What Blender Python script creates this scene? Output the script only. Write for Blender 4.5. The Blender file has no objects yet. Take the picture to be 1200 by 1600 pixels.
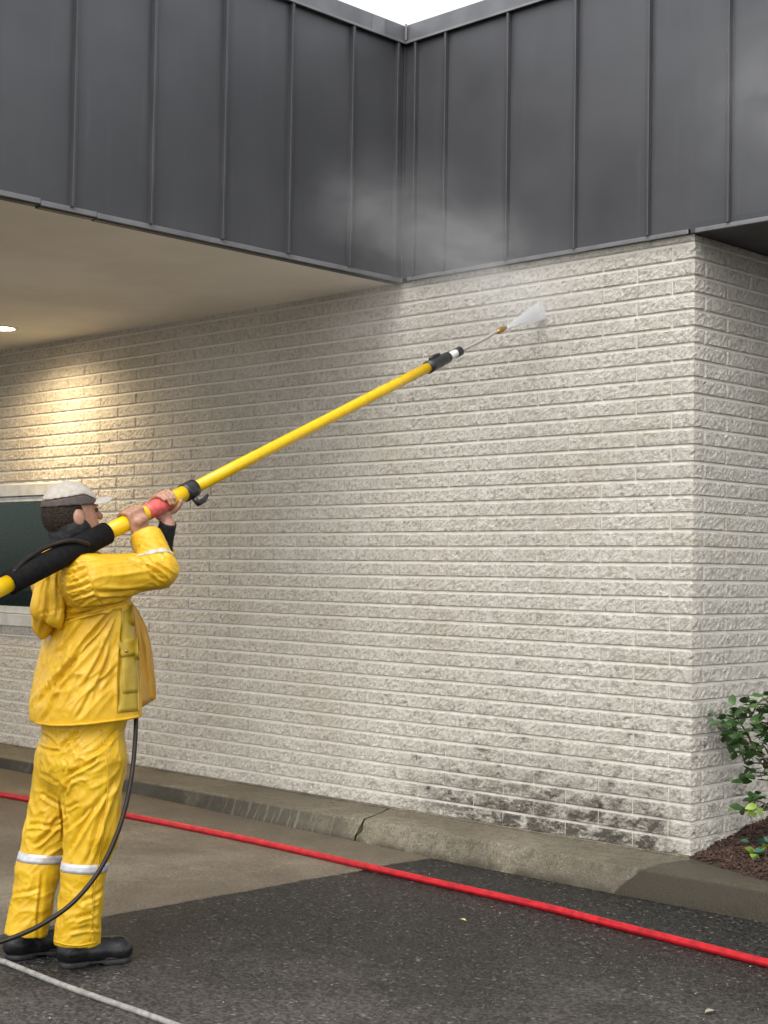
import bpy, bmesh, math, random
import numpy as np
from mathutils import Vector, Matrix, noise
from mathutils.bvhtree import BVHTree
random.seed(7); rng = np.random.default_rng(7)
SC = bpy.context.scene; COL = SC.collection

# ------------------------------------------------------------------ camera
CAM = np.array([4.1015, -6.3411, 1.48]); YAW, PITCH, ROLL, FPX = .77403, .03961, .01568, 2383.2
_f = np.array([-math.sin(YAW)*math.cos(PITCH), math.cos(YAW)*math.cos(PITCH), math.sin(PITCH)])
_r = np.array([math.cos(YAW), math.sin(YAW), 0.]); _u = np.cross(_r, _f)
CR = math.cos(ROLL)*_r+math.sin(ROLL)*_u; CU = -math.sin(ROLL)*_r+math.cos(ROLL)*_u; CF = _f
cd = bpy.data.cameras.new('camera'); cam = bpy.data.objects.new('camera', cd); COL.objects.link(cam)
m = Matrix.Identity(4)
for i in range(3):
    m[i][0], m[i][1], m[i][2], m[i][3] = CR[i], CU[i], -CF[i], CAM[i]
cam.matrix_world = m
cd.sensor_fit = 'HORIZONTAL'; cd.sensor_width = 36; cd.lens = FPX/1200*36; cd.clip_end = 500; cd.clip_start = .05
SC.camera = cam
# ------------------------------------------------------------------ sky, sun, exposure
SUN_EL, SUN_AZ = math.radians(52), (.42, -.9)      # high soft sun behind thick cloud, from the camera's side
w = bpy.data.worlds.new('World'); SC.world = w; w.use_nodes = True
nt = w.node_tree; nt.nodes.clear()
sk = nt.nodes.new('ShaderNodeTexSky'); sk.sky_type = 'NISHITA'; sk.sun_disc = False
sk.sun_elevation = SUN_EL; sk.sun_rotation = math.atan2(SUN_AZ[0], SUN_AZ[1]); sk.air_density = 1; sk.dust_density = 1.5; sk.ozone_density = 1
hs = nt.nodes.new('ShaderNodeHueSaturation'); hs.inputs['Saturation'].default_value = .12
bg = nt.nodes.new('ShaderNodeBackground'); bg.inputs['Strength'].default_value = .15
ow = nt.nodes.new('ShaderNodeOutputWorld')
nt.links.new(sk.outputs[0], hs.inputs['Color']); nt.links.new(hs.outputs[0], bg.inputs['Color']); nt.links.new(bg.outputs[0], ow.inputs[0])
sl = bpy.data.lights.new('sun', 'SUN'); sl.energy = 1.0; sl.angle = math.radians(45); sl.color = (1, .965, .92)
so = bpy.data.objects.new('sun', sl); COL.objects.link(so)
sd = Vector((SUN_AZ[0]*math.cos(SUN_EL), SUN_AZ[1]*math.cos(SUN_EL), math.sin(SUN_EL))).normalized()
so.rotation_euler = sd.to_track_quat('Z', 'Y').to_euler(); so.location = (4, -9, 14)
SC.view_settings.view_transform = 'Standard'; SC.view_settings.look = 'None'
SC.view_settings.exposure = 1.06; SC.view_settings.gamma = 1; SC.view_settings.use_curve_mapping = False
SC.cycles.use_denoising = True; SC.cycles.max_bounces = 5; SC.cycles.volume_step_rate = 1.5; SC.cycles.volume_max_steps = 64
SC.cycles.volume_bounces = 2; SC.cycles.sample_clamp_indirect = 6

# ------------------------------------------------------------------ photo pixel -> place
def ray(x, y): return CF*FPX+CR*(x-600)+CU*(800-y)
def onz(x, y, z): d = ray(x, y); return CAM+(z-CAM[2])/d[2]*d
def ony(x, y, Y): d = ray(x, y); return CAM+(Y-CAM[1])/d[1]*d
def onx(x, y, X): d = ray(x, y); return CAM+(X-CAM[0])/d[0]*d
def proj(P):
    d = np.asarray(P)-CAM; z = d@CF
    return np.stack([600+FPX*(d@CR)/z, 800-FPX*(d@CU)/z], -1)

# ------------------------------------------------------------------ helpers
def link(o, parent=None, label=None, cat=None, kind=None, group=None):
    COL.objects.link(o)
    if parent is not None:
        o.parent = parent; o.matrix_parent_inverse = Matrix.Translation(parent.location).inverted()
    for k, v in (('label', label), ('category', cat), ('kind', kind), ('group', group)):
        if v: o[k] = v
    return o
def mesh_of(name, V, Fs, mat=None, smooth=False):
    me = bpy.data.meshes.new(name); me.from_pydata([tuple(v) for v in V], [], [tuple(int(i) for i in f) for f in Fs])
    if mat: me.materials.append(mat)
    if smooth: me.polygons.foreach_set('use_smooth', [True]*len(me.polygons))
    me.update(); return me
def mk(name, V, Fs, mat, parent=None, smooth=False, **kw):
    return link(bpy.data.objects.new(name, mesh_of(name, V, Fs, mat, smooth)), parent, **kw)
def thing(name, loc, label, cat, **kw):
    e = bpy.data.objects.new(name, None); e.location = tuple(loc); e.empty_display_size = .1
    return link(e, None, label, cat, **kw)
def box_vf(a, b, bev=0):
    bm = bmesh.new(); bmesh.ops.create_cube(bm, size=1)
    c = [(a[i]+b[i])/2 for i in range(3)]; s = [abs(b[i]-a[i]) for i in range(3)]
    for v in bm.verts: v.co = Vector((c[0]+v.co.x*s[0], c[1]+v.co.y*s[1], c[2]+v.co.z*s[2]))
    if bev: bmesh.ops.bevel(bm, geom=bm.edges[:], offset=bev, segments=2, affect='EDGES', profile=.5)
    bm.verts.ensure_lookup_table()
    V = [tuple(v.co) for v in bm.verts]; Fs = [[v.index for v in f.verts] for f in bm.faces]; bm.free(); return V, Fs
def box(name, a, b, mat, parent=None, bev=0, **kw):
    V, Fs = box_vf(a, b, bev); return mk(name, V, Fs, mat, parent, **kw)
def frame(t):
    t = t/np.linalg.norm(t); a = np.array([0, 0, 1.]) if abs(t[2]) < .9 else np.array([1., 0, 0])
    n = np.cross(t, a); n /= np.linalg.norm(n); return n, np.cross(n, t)
def spline(P, n=8):
    P = np.asarray(P, float); out = []
    for i in range(len(P)-1):
        p0, p1, p2, p3 = P[max(i-1, 0)], P[i], P[i+1], P[min(i+2, len(P)-1)]
        for k in range(n):
            t = k/n; out.append(.5*((2*p1)+(p2-p0)*t+(2*p0-5*p1+4*p2-p3)*t*t+(-p0+3*p1-3*p2+p3)*t**3))
    out.append(P[-1]); return np.array(out)
def tube_vf(P, r, seg=12, cap=True):
    P = np.asarray(P, float); N = len(P); r = np.broadcast_to(np.asarray(r, float), (N,)); V = []; Fs = []
    T = np.gradient(P, axis=0); n, _b = frame(T[0])
    for i in range(N):
        t = T[i]/np.linalg.norm(T[i]); n = n-t*(n@t); n /= np.linalg.norm(n); bb = np.cross(t, n)
        for k in range(seg):
            a = 2*math.pi*k/seg; V.append(P[i]+r[i]*(math.cos(a)*n+math.sin(a)*bb))
    for i in range(N-1):
        for k in range(seg): Fs.append((i*seg+k, i*seg+(k+1) % seg, (i+1)*seg+(k+1) % seg, (i+1)*seg+k))
    if cap: Fs += [tuple(range(seg))[::-1], tuple((N-1)*seg+k for k in range(seg))]
    return V, Fs
def tube(name, P, r, mat, parent=None, seg=12, **kw):
    V, Fs = tube_vf(P, r, seg); return mk(name, V, Fs, mat, parent, True, **kw)
class Acc:
    def __init__(s): s.V = []; s.F = []
    def add(s, V, Fs):
        b = len(s.V); s.V += [tuple(v) for v in V]; s.F += [tuple(i+b for i in f) for f in Fs]

# ------------------------------------------------------------------ node helpers
class NT:
    def __init__(s, name):
        s.m = bpy.data.materials.new(name); s.m.use_nodes = True; s.t = s.m.node_tree; s.t.nodes.clear()
        s.out = s.t.nodes.new('ShaderNodeOutputMaterial')
    def n(s, ty, **kw):
        nd = s.t.nodes.new('ShaderNode'+ty)
        for k, v in kw.items():
            if k.startswith('_'): setattr(nd, k[1:], v)
            else: s.set(nd.inputs[int(k[1:]) if k[0] == 'i' and k[1:].isdigit() else k.replace('__', ' ')], v)
        return nd
    def set(s, inp, v):
        if isinstance(v, bpy.types.NodeSocket): s.t.links.new(v, inp)
        elif isinstance(v, bpy.types.Node): s.t.links.new(v.outputs[0], inp)
        else: inp.default_value = (*v, 1) if isinstance(v, tuple) and len(v) == 3 and inp.type == 'RGBA' else v
    def pos(s): return s.n('NewGeometry').outputs['Position']
    def obj(s): return s.n('TexCoord').outputs['Object']
    def xyz(s, v): return s.n('SeparateXYZ', i0=v).outputs
    def noise(s, v, scale, detail=4, rough=.55, **kw): return s.n('TexNoise', Vector=v, Scale=float(scale), Detail=float(detail), Roughness=float(rough), **kw).outputs[0]
    def math(s, op, a, b=0., c=0.): return s.n('Math', _operation=op, i0=a, i1=b, i2=c).outputs[0]
    def ramp(s, f, lo, hi, a=0., b=1., smooth=True):
        return s.n('MapRange', _interpolation_type='SMOOTHSTEP' if smooth else 'LINEAR', i0=f, i1=float(lo), i2=float(hi), i3=a, i4=b).outputs[0]
    def mix(s, f, a, b, mode='MIX'):
        nd = s.t.nodes.new('ShaderNodeMix'); nd.data_type = 'RGBA'; nd.blend_type = mode
        s.set(nd.inputs[0], f); s.set(nd.inputs[6], a); s.set(nd.inputs[7], b); return nd.outputs[2]
    def scale(s, v, xyz): return s.n('VectorMath', _operation='MULTIPLY', i0=v, i1=xyz).outputs[0]
    def bump(s, h, dist, strength=1., normal=None):
        nd = s.n('Bump', Height=h, Distance=float(dist), Strength=float(strength))
        if normal is not None: s.set(nd.inputs['Normal'], normal)
        return nd.outputs[0]
    def bsdf(s, **kw):
        b = s.n('BsdfPrincipled', **kw); s.t.links.new(b.outputs[0], s.out.inputs[0]); return s.m
def simple(name, col, rough=.5, metal=0., var=.25, scale=30., bump=0., bscale=200., spec=.5, pos=True):
    t = NT(name); p = t.pos() if pos else t.obj()
    c = t.mix(t.ramp(t.noise(p, scale), .3, .7), tuple(x*(1-var) for x in col), tuple(min(1, x*(1+var)) for x in col))
    kw = dict(Base__Color=c, Roughness=t.ramp(t.noise(p, scale*.7, 3), .2, .8, max(0, rough-.1), min(1, rough+.12)), Metallic=metal)
    kw['Specular__IOR__Level'] = spec
    if bump: kw['Normal'] = t.bump(t.noise(p, bscale, 5), bump)
    return t.bsdf(**kw)

# ---- materials
def mat_block():
    t = NT('split_face_block_paint'); p = t.pos(); x, y, z = t.xyz(p)
    base = t.mix(t.ramp(t.noise(p, 1.3, 5), .3, .7), (.60, .565, .495), (.72, .682, .61))
    base = t.mix(t.ramp(t.noise(p, 48, 6, .75), .44, .66, 0., .72), base, (.30, .268, .215))
    base = t.mix(t.ramp(t.noise(p, 75, 5, .7), .58, .74, 0., .6), base, (.80, .765, .69))
    # yellowish weathering
    base = t.mix(t.ramp(t.noise(p, 2.1, 4), .5, .75, 0., .35), base, (.48, .415, .30))
    # grime and mould near the foot of the wall, and blotches
    foot = t.ramp(z, .62, .15)
    xm = t.math('MULTIPLY', t.ramp(x, -2.2, -1.2), t.ramp(x, .02, -.25))
    st = t.math('MULTIPLY', t.math('MULTIPLY', foot, xm), t.ramp(t.noise(t.scale(p, (1., 1., 2.)), 7.5, 10, .82), .37, .59))
    st2 = t.math('MULTIPLY', t.ramp(t.noise(t.scale(p, (1.6, 1.6, 2.8)), 5., 10, .82), .50, .68), .95)
    st3 = t.math('MULTIPLY', st2, t.math('MULTIPLY', t.ramp(x, -2.6, -1.6), t.ramp(z, 1.9, .3)))
    base = t.mix(t.math('MINIMUM', t.math('MULTIPLY', t.math('ADD', st, st3), 1.1), .93), base, (.052, .043, .030))
    h = t.math('ADD', t.noise(p, 75, 6, .68), t.math('MULTIPLY', t.noise(p, 190, 4, .6), .45))
    wet = t.ramp(t.noise(p, 1.1, 3), .4, .65)
    return t.bsdf(Base__Color=base, Roughness=t.ramp(wet, 0, 1, .62, .42), Normal=t.bump(h, .015, 1.), Specular__IOR__Level=.4)
def mat_mortar():
    t = NT('painted_mortar'); p = t.pos(); x, y, z = t.xyz(p)
    base = t.mix(t.ramp(t.noise(p, 1.7, 5), .3, .7), (.67, .64, .575), (.77, .74, .675))
    foot = t.math('MULTIPLY', t.math('MULTIPLY', t.ramp(z, .5, .15), t.ramp(x, -2.2, -1.2)), t.ramp(t.noise(p, 6, 6, .7), .45, .65))
    base = t.mix(t.math('MULTIPLY', foot, .6), base, (.16, .14, .11))
    return t.bsdf(Base__Color=base, Roughness=t.ramp(t.noise(p, 2.3, 3), .35, .65, .5, .28), Normal=t.bump(t.noise(p, 120, 4), .003))
def mat_metal():
    t = NT('dark_grey_metal_panel'); p = t.pos()
    c = t.mix(t.ramp(t.noise(p, 1.2, 4), .3, .7), (.064, .065, .070), (.082, .083, .088))
    st = t.ramp(t.noise(t.scale(p, (14., 14., 1.)), 1.5, 4), .55, .8, 0., .25)
    c = t.mix(st, c, (.115, .115, .12))
    return t.bsdf(Base__Color=c, Metallic=.25, Roughness=t.ramp(t.noise(p, 3, 4), .3, .7, .34, .48), Normal=t.bump(t.noise(t.scale(p, (1.4, 1.4, .5)), 1.6, 2), .012, .35))
def mat_asphalt():
    t = NT('damp_asphalt'); p = t.pos(); x, y, z = t.xyz(p)
    vo = t.n('TexVoronoi', Vector=p, Scale=85., Randomness=1.); cell = vo.outputs['Color']; cd_ = vo.outputs['Distance']
    g = t.xyz(cell)[0]
    near = t.math('ADD', t.math('MULTIPLY', t.math('ADD', t.math('MULTIPLY', y, -.715), t.math('MULTIPLY', x, .5)), 1.), t.ramp(t.noise(p, 1.4, 5), .2, .8, -.55, .55))
    dry = t.ramp(near, 1.15, 2.75)
    wetc = t.mix(t.ramp(g, .1, .95), (.010, .0096, .009), (.040, .038, .035))
    dryc = t.mix(t.ramp(g, .1, .95), (.045, .041, .037), (.105, .095, .086))
    c = t.mix(dry, wetc, dryc)
    c = t.mix(t.ramp(g, .975, .99, 0., .55), c, (.22, .20, .165))
    c = t.mix(t.ramp(t.noise(p, 3.2, 5), .55, .75, 0., .5), c, (.02, .018, .016))
    rough = t.ramp(dry, 0, 1, .50, .85)
    h = t.math('ADD', t.math('MULTIPLY', t.math('SUBTRACT', 1., cd_), .6), t.noise(p, 300, 3))
    return t.bsdf(Base__Color=c, Roughness=rough, Normal=t.bump(h, .0035, .5), Specular__IOR__Level=.16)
def mat_concrete(name, ca, cb, wetdark=.45, kerb=False):
    t = NT(name); p = t.pos(); x, y, z = t.xyz(p)
    c = t.mix(t.ramp(t.noise(p, 2.6, 6, .65), .3, .7), ca, cb)
    vo = t.n('TexVoronoi', Vector=p, Scale=130., Randomness=1.); g = t.xyz(vo.outputs['Color'])[0]
    c = t.mix(t.ramp(g, .55, 1., 0., .55), c, tuple(v*.45 for v in ca)); c = t.mix(t.ramp(g, .0, .12, .5, 0.), c, tuple(min(1, v*1.5) for v in cb))
    if kerb:
        c = t.mix(t.ramp(t.noise(p, 16, 8, .78), .46, .66, 0., .6), c, (.07, .06, .042))
        c = t.mix(t.math('MULTIPLY', t.ramp(z, .06, .0), t.ramp(t.noise(p, 6, 5), .3, .6)), c, (.06, .052, .036))
        # right of a pressure-washed edge the kerb is still covered in dark grime
        edge = t.math('ADD', t.math('ADD', x, t.math('MULTIPLY', t.math('SUBTRACT', z, .06), -1.1)), t.ramp(t.noise(p, 9, 3), 0, 1, -.05, .05))
        dirty = t.ramp(edge, -.085, -.065)
        topdirt = t.math('MULTIPLY', dirty, t.ramp(z, .130, .112, .62, .97))
        c = t.mix(topdirt, c, (.024, .019, .011))
        c = t.mix(t.math('MULTIPLY', t.ramp(t.noise(t.scale(p, (1., 1., .15)), 30, 5), .5, .7), t.math('MULTIPLY', dirty, .6)), c, (.03, .03, .022))
        # darker tone on the far kerb face, below its top edge
        far = t.math('MULTIPLY', t.ramp(x, -1.95, -3.3, .35, 1.), t.math('MULTIPLY', t.ramp(x, -1.9, -2.0), t.ramp(z, .122, .108)))
        c = t.mix(t.math('MULTIPLY', far, t.ramp(t.noise(p, 5, 6, .7), .15, .5)), c, (.040, .038, .030))
        strk = t.math('MULTIPLY', t.ramp(t.noise(t.scale(p, (1., .1, .12)), 26, 4), .52, .6), t.math('MULTIPLY', t.ramp(x, -3.3, -2.6), t.ramp(x, -1.9, -2.3)))
        c = t.mix(t.math('MULTIPLY', t.math('MULTIPLY', strk, t.ramp(z, .125, .11)), .7), c, (.24, .23, .19))
        gr = t.math('MULTIPLY', t.ramp(t.noise(p, 7, 5), .55, .7), t.math('MULTIPLY', t.ramp(x, -1.95, -1.7), t.ramp(x, -.1, -.5)))
        c = t.mix(t.math('MULTIPLY', gr, .35), c, (.13, .12, .05))
    wet = t.ramp(t.noise(p, .9, 6, .6), .38, .62)
    if not kerb: wet = t.math('MAXIMUM', wet, t.ramp(t.math('ADD', y, t.ramp(t.noise(p, 2.5, 5), .2, .8, -.25, .25)), -1.05, -.6))
    c = t.mix(t.math('MULTIPLY', wet, wetdark), c, tuple(v*.42 for v in ca))
    h = t.math('ADD', t.noise(p, 140, 5, .7), t.math('MULTIPLY', vo.outputs['Distance'], -.8))
    if kerb: h = t.math('ADD', h, t.math('MULTIPLY', t.noise(p, 35, 5, .7), 1.6))
    return t.bsdf(Base__Color=c, Roughness=t.ramp(wet, 0, 1, .8, .5), Normal=t.bump(h, .0035, .7), Specular__IOR__Level=.18)
def mat_rain(name, ca, cb, dirt=.5):
    t = NT(name); p = t.pos(); x, y, z = t.xyz(p)
    c = t.mix(t.ramp(t.noise(p, 7, 5), .3, .7), ca, cb)
    sp = t.ramp(t.noise(p, 60, 8, .8), .54, .72, 0., dirt)
    c = t.mix(sp, c, (.36, .25, .02))
    dk = t.math('MULTIPLY', t.ramp(t.noise(p, 12, 6, .7), .56, .75), dirt*.8)
    c = t.mix(dk, c, (.20, .15, .035))
    h = t.math('ADD', t.noise(p, 26, 4), t.math('MULTIPLY', t.noise(p, 260, 3), .12))
    b = dict(Base__Color=c, Roughness=t.ramp(t.noise(p, 20, 3), .3, .7, .38, .56), Normal=t.bump(h, .006, .35), Specular__IOR__Level=.5)
    b['Coat__Weight'] = .0; b['Coat__Roughness'] = .3
    return t.bsdf(**b)
M = dict(
    block=mat_block(), mortar=mat_mortar(), metal=mat_metal(), asphalt=mat_asphalt(),
    slab=mat_concrete('wet_concrete_slab', (.15, .125, .092), (.235, .20, .15), .5),
    kerb=mat_concrete('kerb_concrete', (.15, .132, .097), (.225, .20, .15), .5, True),
    seam=simple('dark_grey_seam', (.066, .067, .072), .38, .25, .1, 4),
    trim=simple('grey_metal_trim', (.20, .20, .205), .35, .3, .15, 6),
    coping=simple('grey_metal_coping', (.15, .152, .158), .38, .35, .15, 5),
    soffit=simple('beige_soffit_board', (.82, .785, .71), .75, 0, .06, 1.5, .0008, 300),
    dsoffit=simple('dark_soffit_metal', (.06, .062, .066), .5, .2, .1, 3),
    frame=simple('aluminium_frame', (.50, .50, .48), .4, .35, .12, 12),
    rain=mat_rain('yellow_rain_jacket', (.57, .32, .006), (.67, .40, .014), .5),
    trous=mat_rain('yellow_rain_trousers', (.55, .32, .004), (.65, .40, .010), .65),
    lining=mat_rain('inner_side_of_jacket', (.50, .24, .006), (.58, .30, .01), .2),
    olive=mat_rain('soiled_shaded_cloth', (.40, .275, .025), (.47, .325, .03), .6),  # olive tone carries the panel's shade as well as its soiling
    band=simple('reflective_band', (.5, .5, .52), .35, .2, .1, 60),
    band2=simple('worn_reflective_band', (.52, .47, .38), .45, .1, .2, 60),
    rubber=simple('black_rubber', (.007, .007, .0075), .36, 0, .3, 40, .0006, 300),
    sole=simple('black_rubber_sole', (.016, .016, .017), .6, 0, .3, 60, .001, 200),
    foam=simple('black_foam', (.007, .007, .0075), .8, 0, .3, 60, .0015, 500, .15),
    yel=simple('yellow_pole_paint', (.74, .46, .004), .28, 0, .05, 20),
    blackp=simple('black_plastic', (.02, .02, .021), .35, 0, .2, 40),
    tape=simple('red_tape', (.62, .10, .085), .45, 0, .25, 60),
    white=simple('white_plastic', (.6, .6, .59), .35, 0, .1, 50),
    steel=simple('steel', (.42, .40, .36), .5, .35, .1, 60),
    brass=simple('brass', (.42, .25, .08), .4, .8, .2, 80),
    redh=simple('red_hose_rubber', (.40, .007, .014), .4, 0, .25, 22, .0008, 220),
    greyh=simple('pale_grey_hose', (.25, .24, .22), .55, 0, .25, 35, .0006, 200),
    darkh=simple('dark_brown_hose', (.014, .009, .007), .42, 0, .3, 40, 0, 200, .3),
    skin=simple('skin', (.40, .21, .14), .5, 0, .14, 60, .0008, 300),
    hair=simple('dark_hair', (.030, .021, .016), .7, 0, .5, 120, .006, 160, .15),
    cap=simple('beige_cap_cloth', (.40, .36, .31), .8, 0, .1, 60, .0008, 500),
    capd=simple('dark_brown_cap_mesh', (.075, .06, .052), .85, 0, .2, 60, .001, 500),
    black=simple('black_knit', (.008, .008, .009), .8, 0, .4, 80, .002, 350),
    eye=simple('eye', (.05, .035, .03), .15, 0, .1, 50),
    leafd=simple('dark_glossy_leaf', (.042, .088, .024), .28, 0, .45, 9, .0008, 120),
    leafy=simple('young_yellow_leaf', (.16, .24, .02), .35, 0, .3, 9),
    leafb=simple('blue_green_leaf', (.03, .085, .055), .35, 0, .4, 9),
    bark=simple('brown_bark', (.09, .062, .04), .85, 0, .35, 60, .003, 150),
    mulch=simple('dark_mulch_soil', (.03, .016, .010), .9, 0, .5, 30, .02, 60),
    chip=simple('bark_chip', (.060, .030, .019), .85, 0, .75, 45, .002, 200),
    dryleaf=simple('dry_leaf', (.55, .48, .22), .6, 0, .3, 60),
    greyleaf=simple('grey_leaf', (.30, .28, .22), .6, 0, .3, 60),
    grit=simple('pale_grit', (.33, .31, .27), .8, 0, .5, 40),
    astone=simple('asphalt_stone', (.062, .058, .053), .75, 0, .75, 160, 0, 200, .2),
    sstone=simple('slab_aggregate', (.23, .195, .145), .7, 0, .6, 130),
    dark=simple('dark_void', (.01, .012, .011), .9, 0, .2, 5),
    reflection_sheet=simple('green_reflection_sheet', (.42, .60, .50), .85, 0, .5, 7),  # reflected trees put in as a green colour
)
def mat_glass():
    t = NT('reflection_tinted_glass')
    tr = t.n('BsdfTransparent', Color=(.72, .90, .82)); gl = t.n('BsdfGlossy', Color=(.75, .95, .85), Roughness=.03)  # green tint puts the tree reflection into the glass colour
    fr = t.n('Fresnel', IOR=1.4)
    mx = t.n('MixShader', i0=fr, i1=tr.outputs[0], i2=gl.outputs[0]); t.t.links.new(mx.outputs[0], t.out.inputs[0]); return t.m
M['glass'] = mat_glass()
def mat_emit(col, s):
    t = NT('lamp_glow'); e = t.n('Emission', Color=col, Strength=float(s)); t.t.links.new(e.outputs[0], t.out.inputs[0]); return t.m
M['lamp'] = mat_emit((1, .78, .5), 14.)

# ================================================================== SETTING
ZK = .13
XS = -1.3
def slabz(x): return .004+.041*min(1, max(0, (XS-x)/2.7))
mk('asphalt_ground', [(-80, -80, 0), (80, -80, 0), (80, 80, 0), (-80, 80, 0)], [(0, 1, 2, 3)], M['asphalt'], kind='structure')
# concrete slab under the canopy
xs = [XS-k*.3 for k in range(60)]; V = []; Fs = []
ys = list(np.linspace(-.40, -4.2, 110))+[-5, -7, -12]
for i, x in enumerate(xs):
    for j, y in enumerate(ys):
        jag = .02*noise.noise((y*3.3, 3, 1))+.010*noise.noise((y*17, 3, 1))+.007*noise.noise((y*60, 3, 1)) if i == 0 else 0
        V.append((x+jag, y, slabz(x)))
Vn = len(V); nj = len(ys)
for i in range(len(xs)-1):
    for j in range(nj-1): Fs.append((i*nj+j, i*nj+j+1, (i+1)*nj+j+1, (i+1)*nj+j))
Fs = [f[::-1] for f in Fs]
for j in range(nj): V.append((V[j][0]+.006, V[j][1], -.02))
for j in range(nj-1): Fs.append((j, j+1, Vn+j+1, Vn+j))
mk('concrete_slab', V, Fs, M['slab'], kind='structure')

# kerb: swept profile, broken by a crack
def kerb_seg(x0f, x1f, n, seed):
    prof = [(.06, -.02), (.06, ZK-.002), (-.20, ZK), (-.376, ZK-.002), (-.388, ZK-.008), (-.396, ZK-.020), (-.408, ZK-.06), (-.43, .035), (-.442, -.02)]
    V = []; Fs = []; q = len(prof)
    for i in range(n+1):
        for k, (y, z) in enumerate(prof):
            x = x0f(y, z)*(1-i/n)+x1f(y, z)*i/n
            wv = .004*noise.noise((x*1.7, y*3, z*5+seed))+.0018*noise.noise((x*14, y*20, z*20+seed))
            V.append((x, y+(wv if k > 2 else 0), z+(wv if 1 < k < 8 else 0)))
    for i in range(n):
        for k in range(q-1): Fs.append((i*q+k, (i+1)*q+k, (i+1)*q+k+1, i*q+k+1))
    Fs += [tuple(range(q)), tuple(n*q+k for k in range(q))[::-1]]
    return V, Fs
def crackx(y, z):
    t = (.02-y)/.41
    return -2.02+.19*min(t, 1)+(.02*noise.noise((y*22, z*30, 5)))-.25*max(0, -.39-y)+.012*noise.noise((y*70, z*70, 9))+(ZK-z)*-.05
kb = thing('kerb', (0, -.2, 0), 'long concrete kerb along the foot of the wall, cracked and half washed', 'kerb'); kb['kind'] = 'structure'
V, Fs = kerb_seg(lambda y, z: -12., lambda y, z: crackx(y, z)-.007-.004*noise.noise((y*40, z*50, 2)), 160, 1); mk('kerb_stone', V, Fs, M['kerb'], kb, True)
V, Fs = kerb_seg(lambda y, z: crackx(y, z)+.007, lambda y, z: 6., 120, 2); mk('kerb_stone', V, Fs, M['kerb'], kb, True)
for o in kb.children:
    md = o.modifiers.new('edge', 'EDGE_SPLIT'); md.split_angle = math.radians(40)

# ================================================================== BLOCK WALL
C = .08301; L = .418; JH, JV = .0135, .0075
ZT = 3.160
wall = thing('block_wall', (0, 0, ZK), 'cream painted split face block wall with a corner beside the planting bed', 'wall')
WX0, WX1, WZ0, WZ1 = float(ony(-260, 785, 0)[0]), float(ony(118, 785, 0)[0]), ZK+11*C+.004, ZK+23.6*C   # window opening
WZ0 = ZK+11*C
WZ1 = ZK+24*C-.02
XL = -8.6
# mortar backing behind the blocks
yb, yd = .0035, .26
A = Acc()
for a, b in (((XL, yb, ZK-.1), (WX0, yd, ZT)), ((WX1, yb, ZK-.1), (-yb, yd, ZT)), ((WX0, yb, ZK-.1), (WX1, yd, WZ0)), ((WX0, yb, WZ1), (WX1, yd, ZT)), ((-yd, yd, ZK-.1), (-yb, 5., ZT))):
    A.add(*box_vf(a, b))
mk('mortar_bed', A.V, A.F, M['mortar'], wall)
# thin mortar fillet at the foot
V, Fs = tube_vf([(x, -.006+.004*noise.noise((x*6, 1, 1)), ZK+.002) for x in np.linspace(XL, -.0, 120)], [.008+.006*noise.noise((x*9, 4, 1)) for x in np.linspace(XL, 0, 120)], 6)
mk('mortar_fillet', V, Fs, M['kerb'], wall, True)

def rough(u, v, s, amp=1.):
    return amp*(.0022*noise.noise((u*22, v*22, s))+.0066*noise.noise((u*66, v*62, s+5.)))
def lev(l, st=.0165): n = max(2, int(round((l-.01)/st))); return [0.]+[.005+(l-.01)*i/n for i in range(n+1)]+[l]
def face_grid(l, h, s):
    """front face of one split block, u along the wall, v up; d = how far it stands proud"""
    us = lev(l); vs = lev(h); nx, nz = len(us)-1, len(vs)-1; G = []
    for j in range(nz+1):
        for i in range(nx+1):
            u = us[i]; v = vs[j]; e = 0 if (i in (0, nx) or j in (0, nz)) else 1
            G.append((u+(rough(v, u, s+3)*.6 if 1 < i < nx-1 else 0), v+(0 if j in (0, 1, nz-1, nz) else rough(u, v, s+8)*.6), (.0068+rough(u, v, s)) if e else .001+.15*rough(u, v, s)))
    return G, nx, nz
def block_vf(l, h, s):
    G, nx, nz = face_grid(l, h, s); V = [(u, -d, v) for u, v, d in G]; Fs = []
    q = nx+1
    for j in range(nz):
        for i in range(nx): Fs.append((j*q+i, j*q+i+1, (j+1)*q+i+1, (j+1)*q+i))
    b = len(V); V += [(0, .02, 0), (l, .02, 0), (l, .02, h), (0, .02, h)]
    Fs += [tuple([b, b+1]+[i for i in range(nx, -1, -1)])[::1], tuple([b+2, b+3]+[nz*q+i for i in range(nx+1)]), tuple([b+3, b]+[j*q for j in range(nz+1)]), tuple([b+1, b+2]+[j*q+nx for j in range(nz, -1, -1)])]
    return V, Fs
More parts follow.
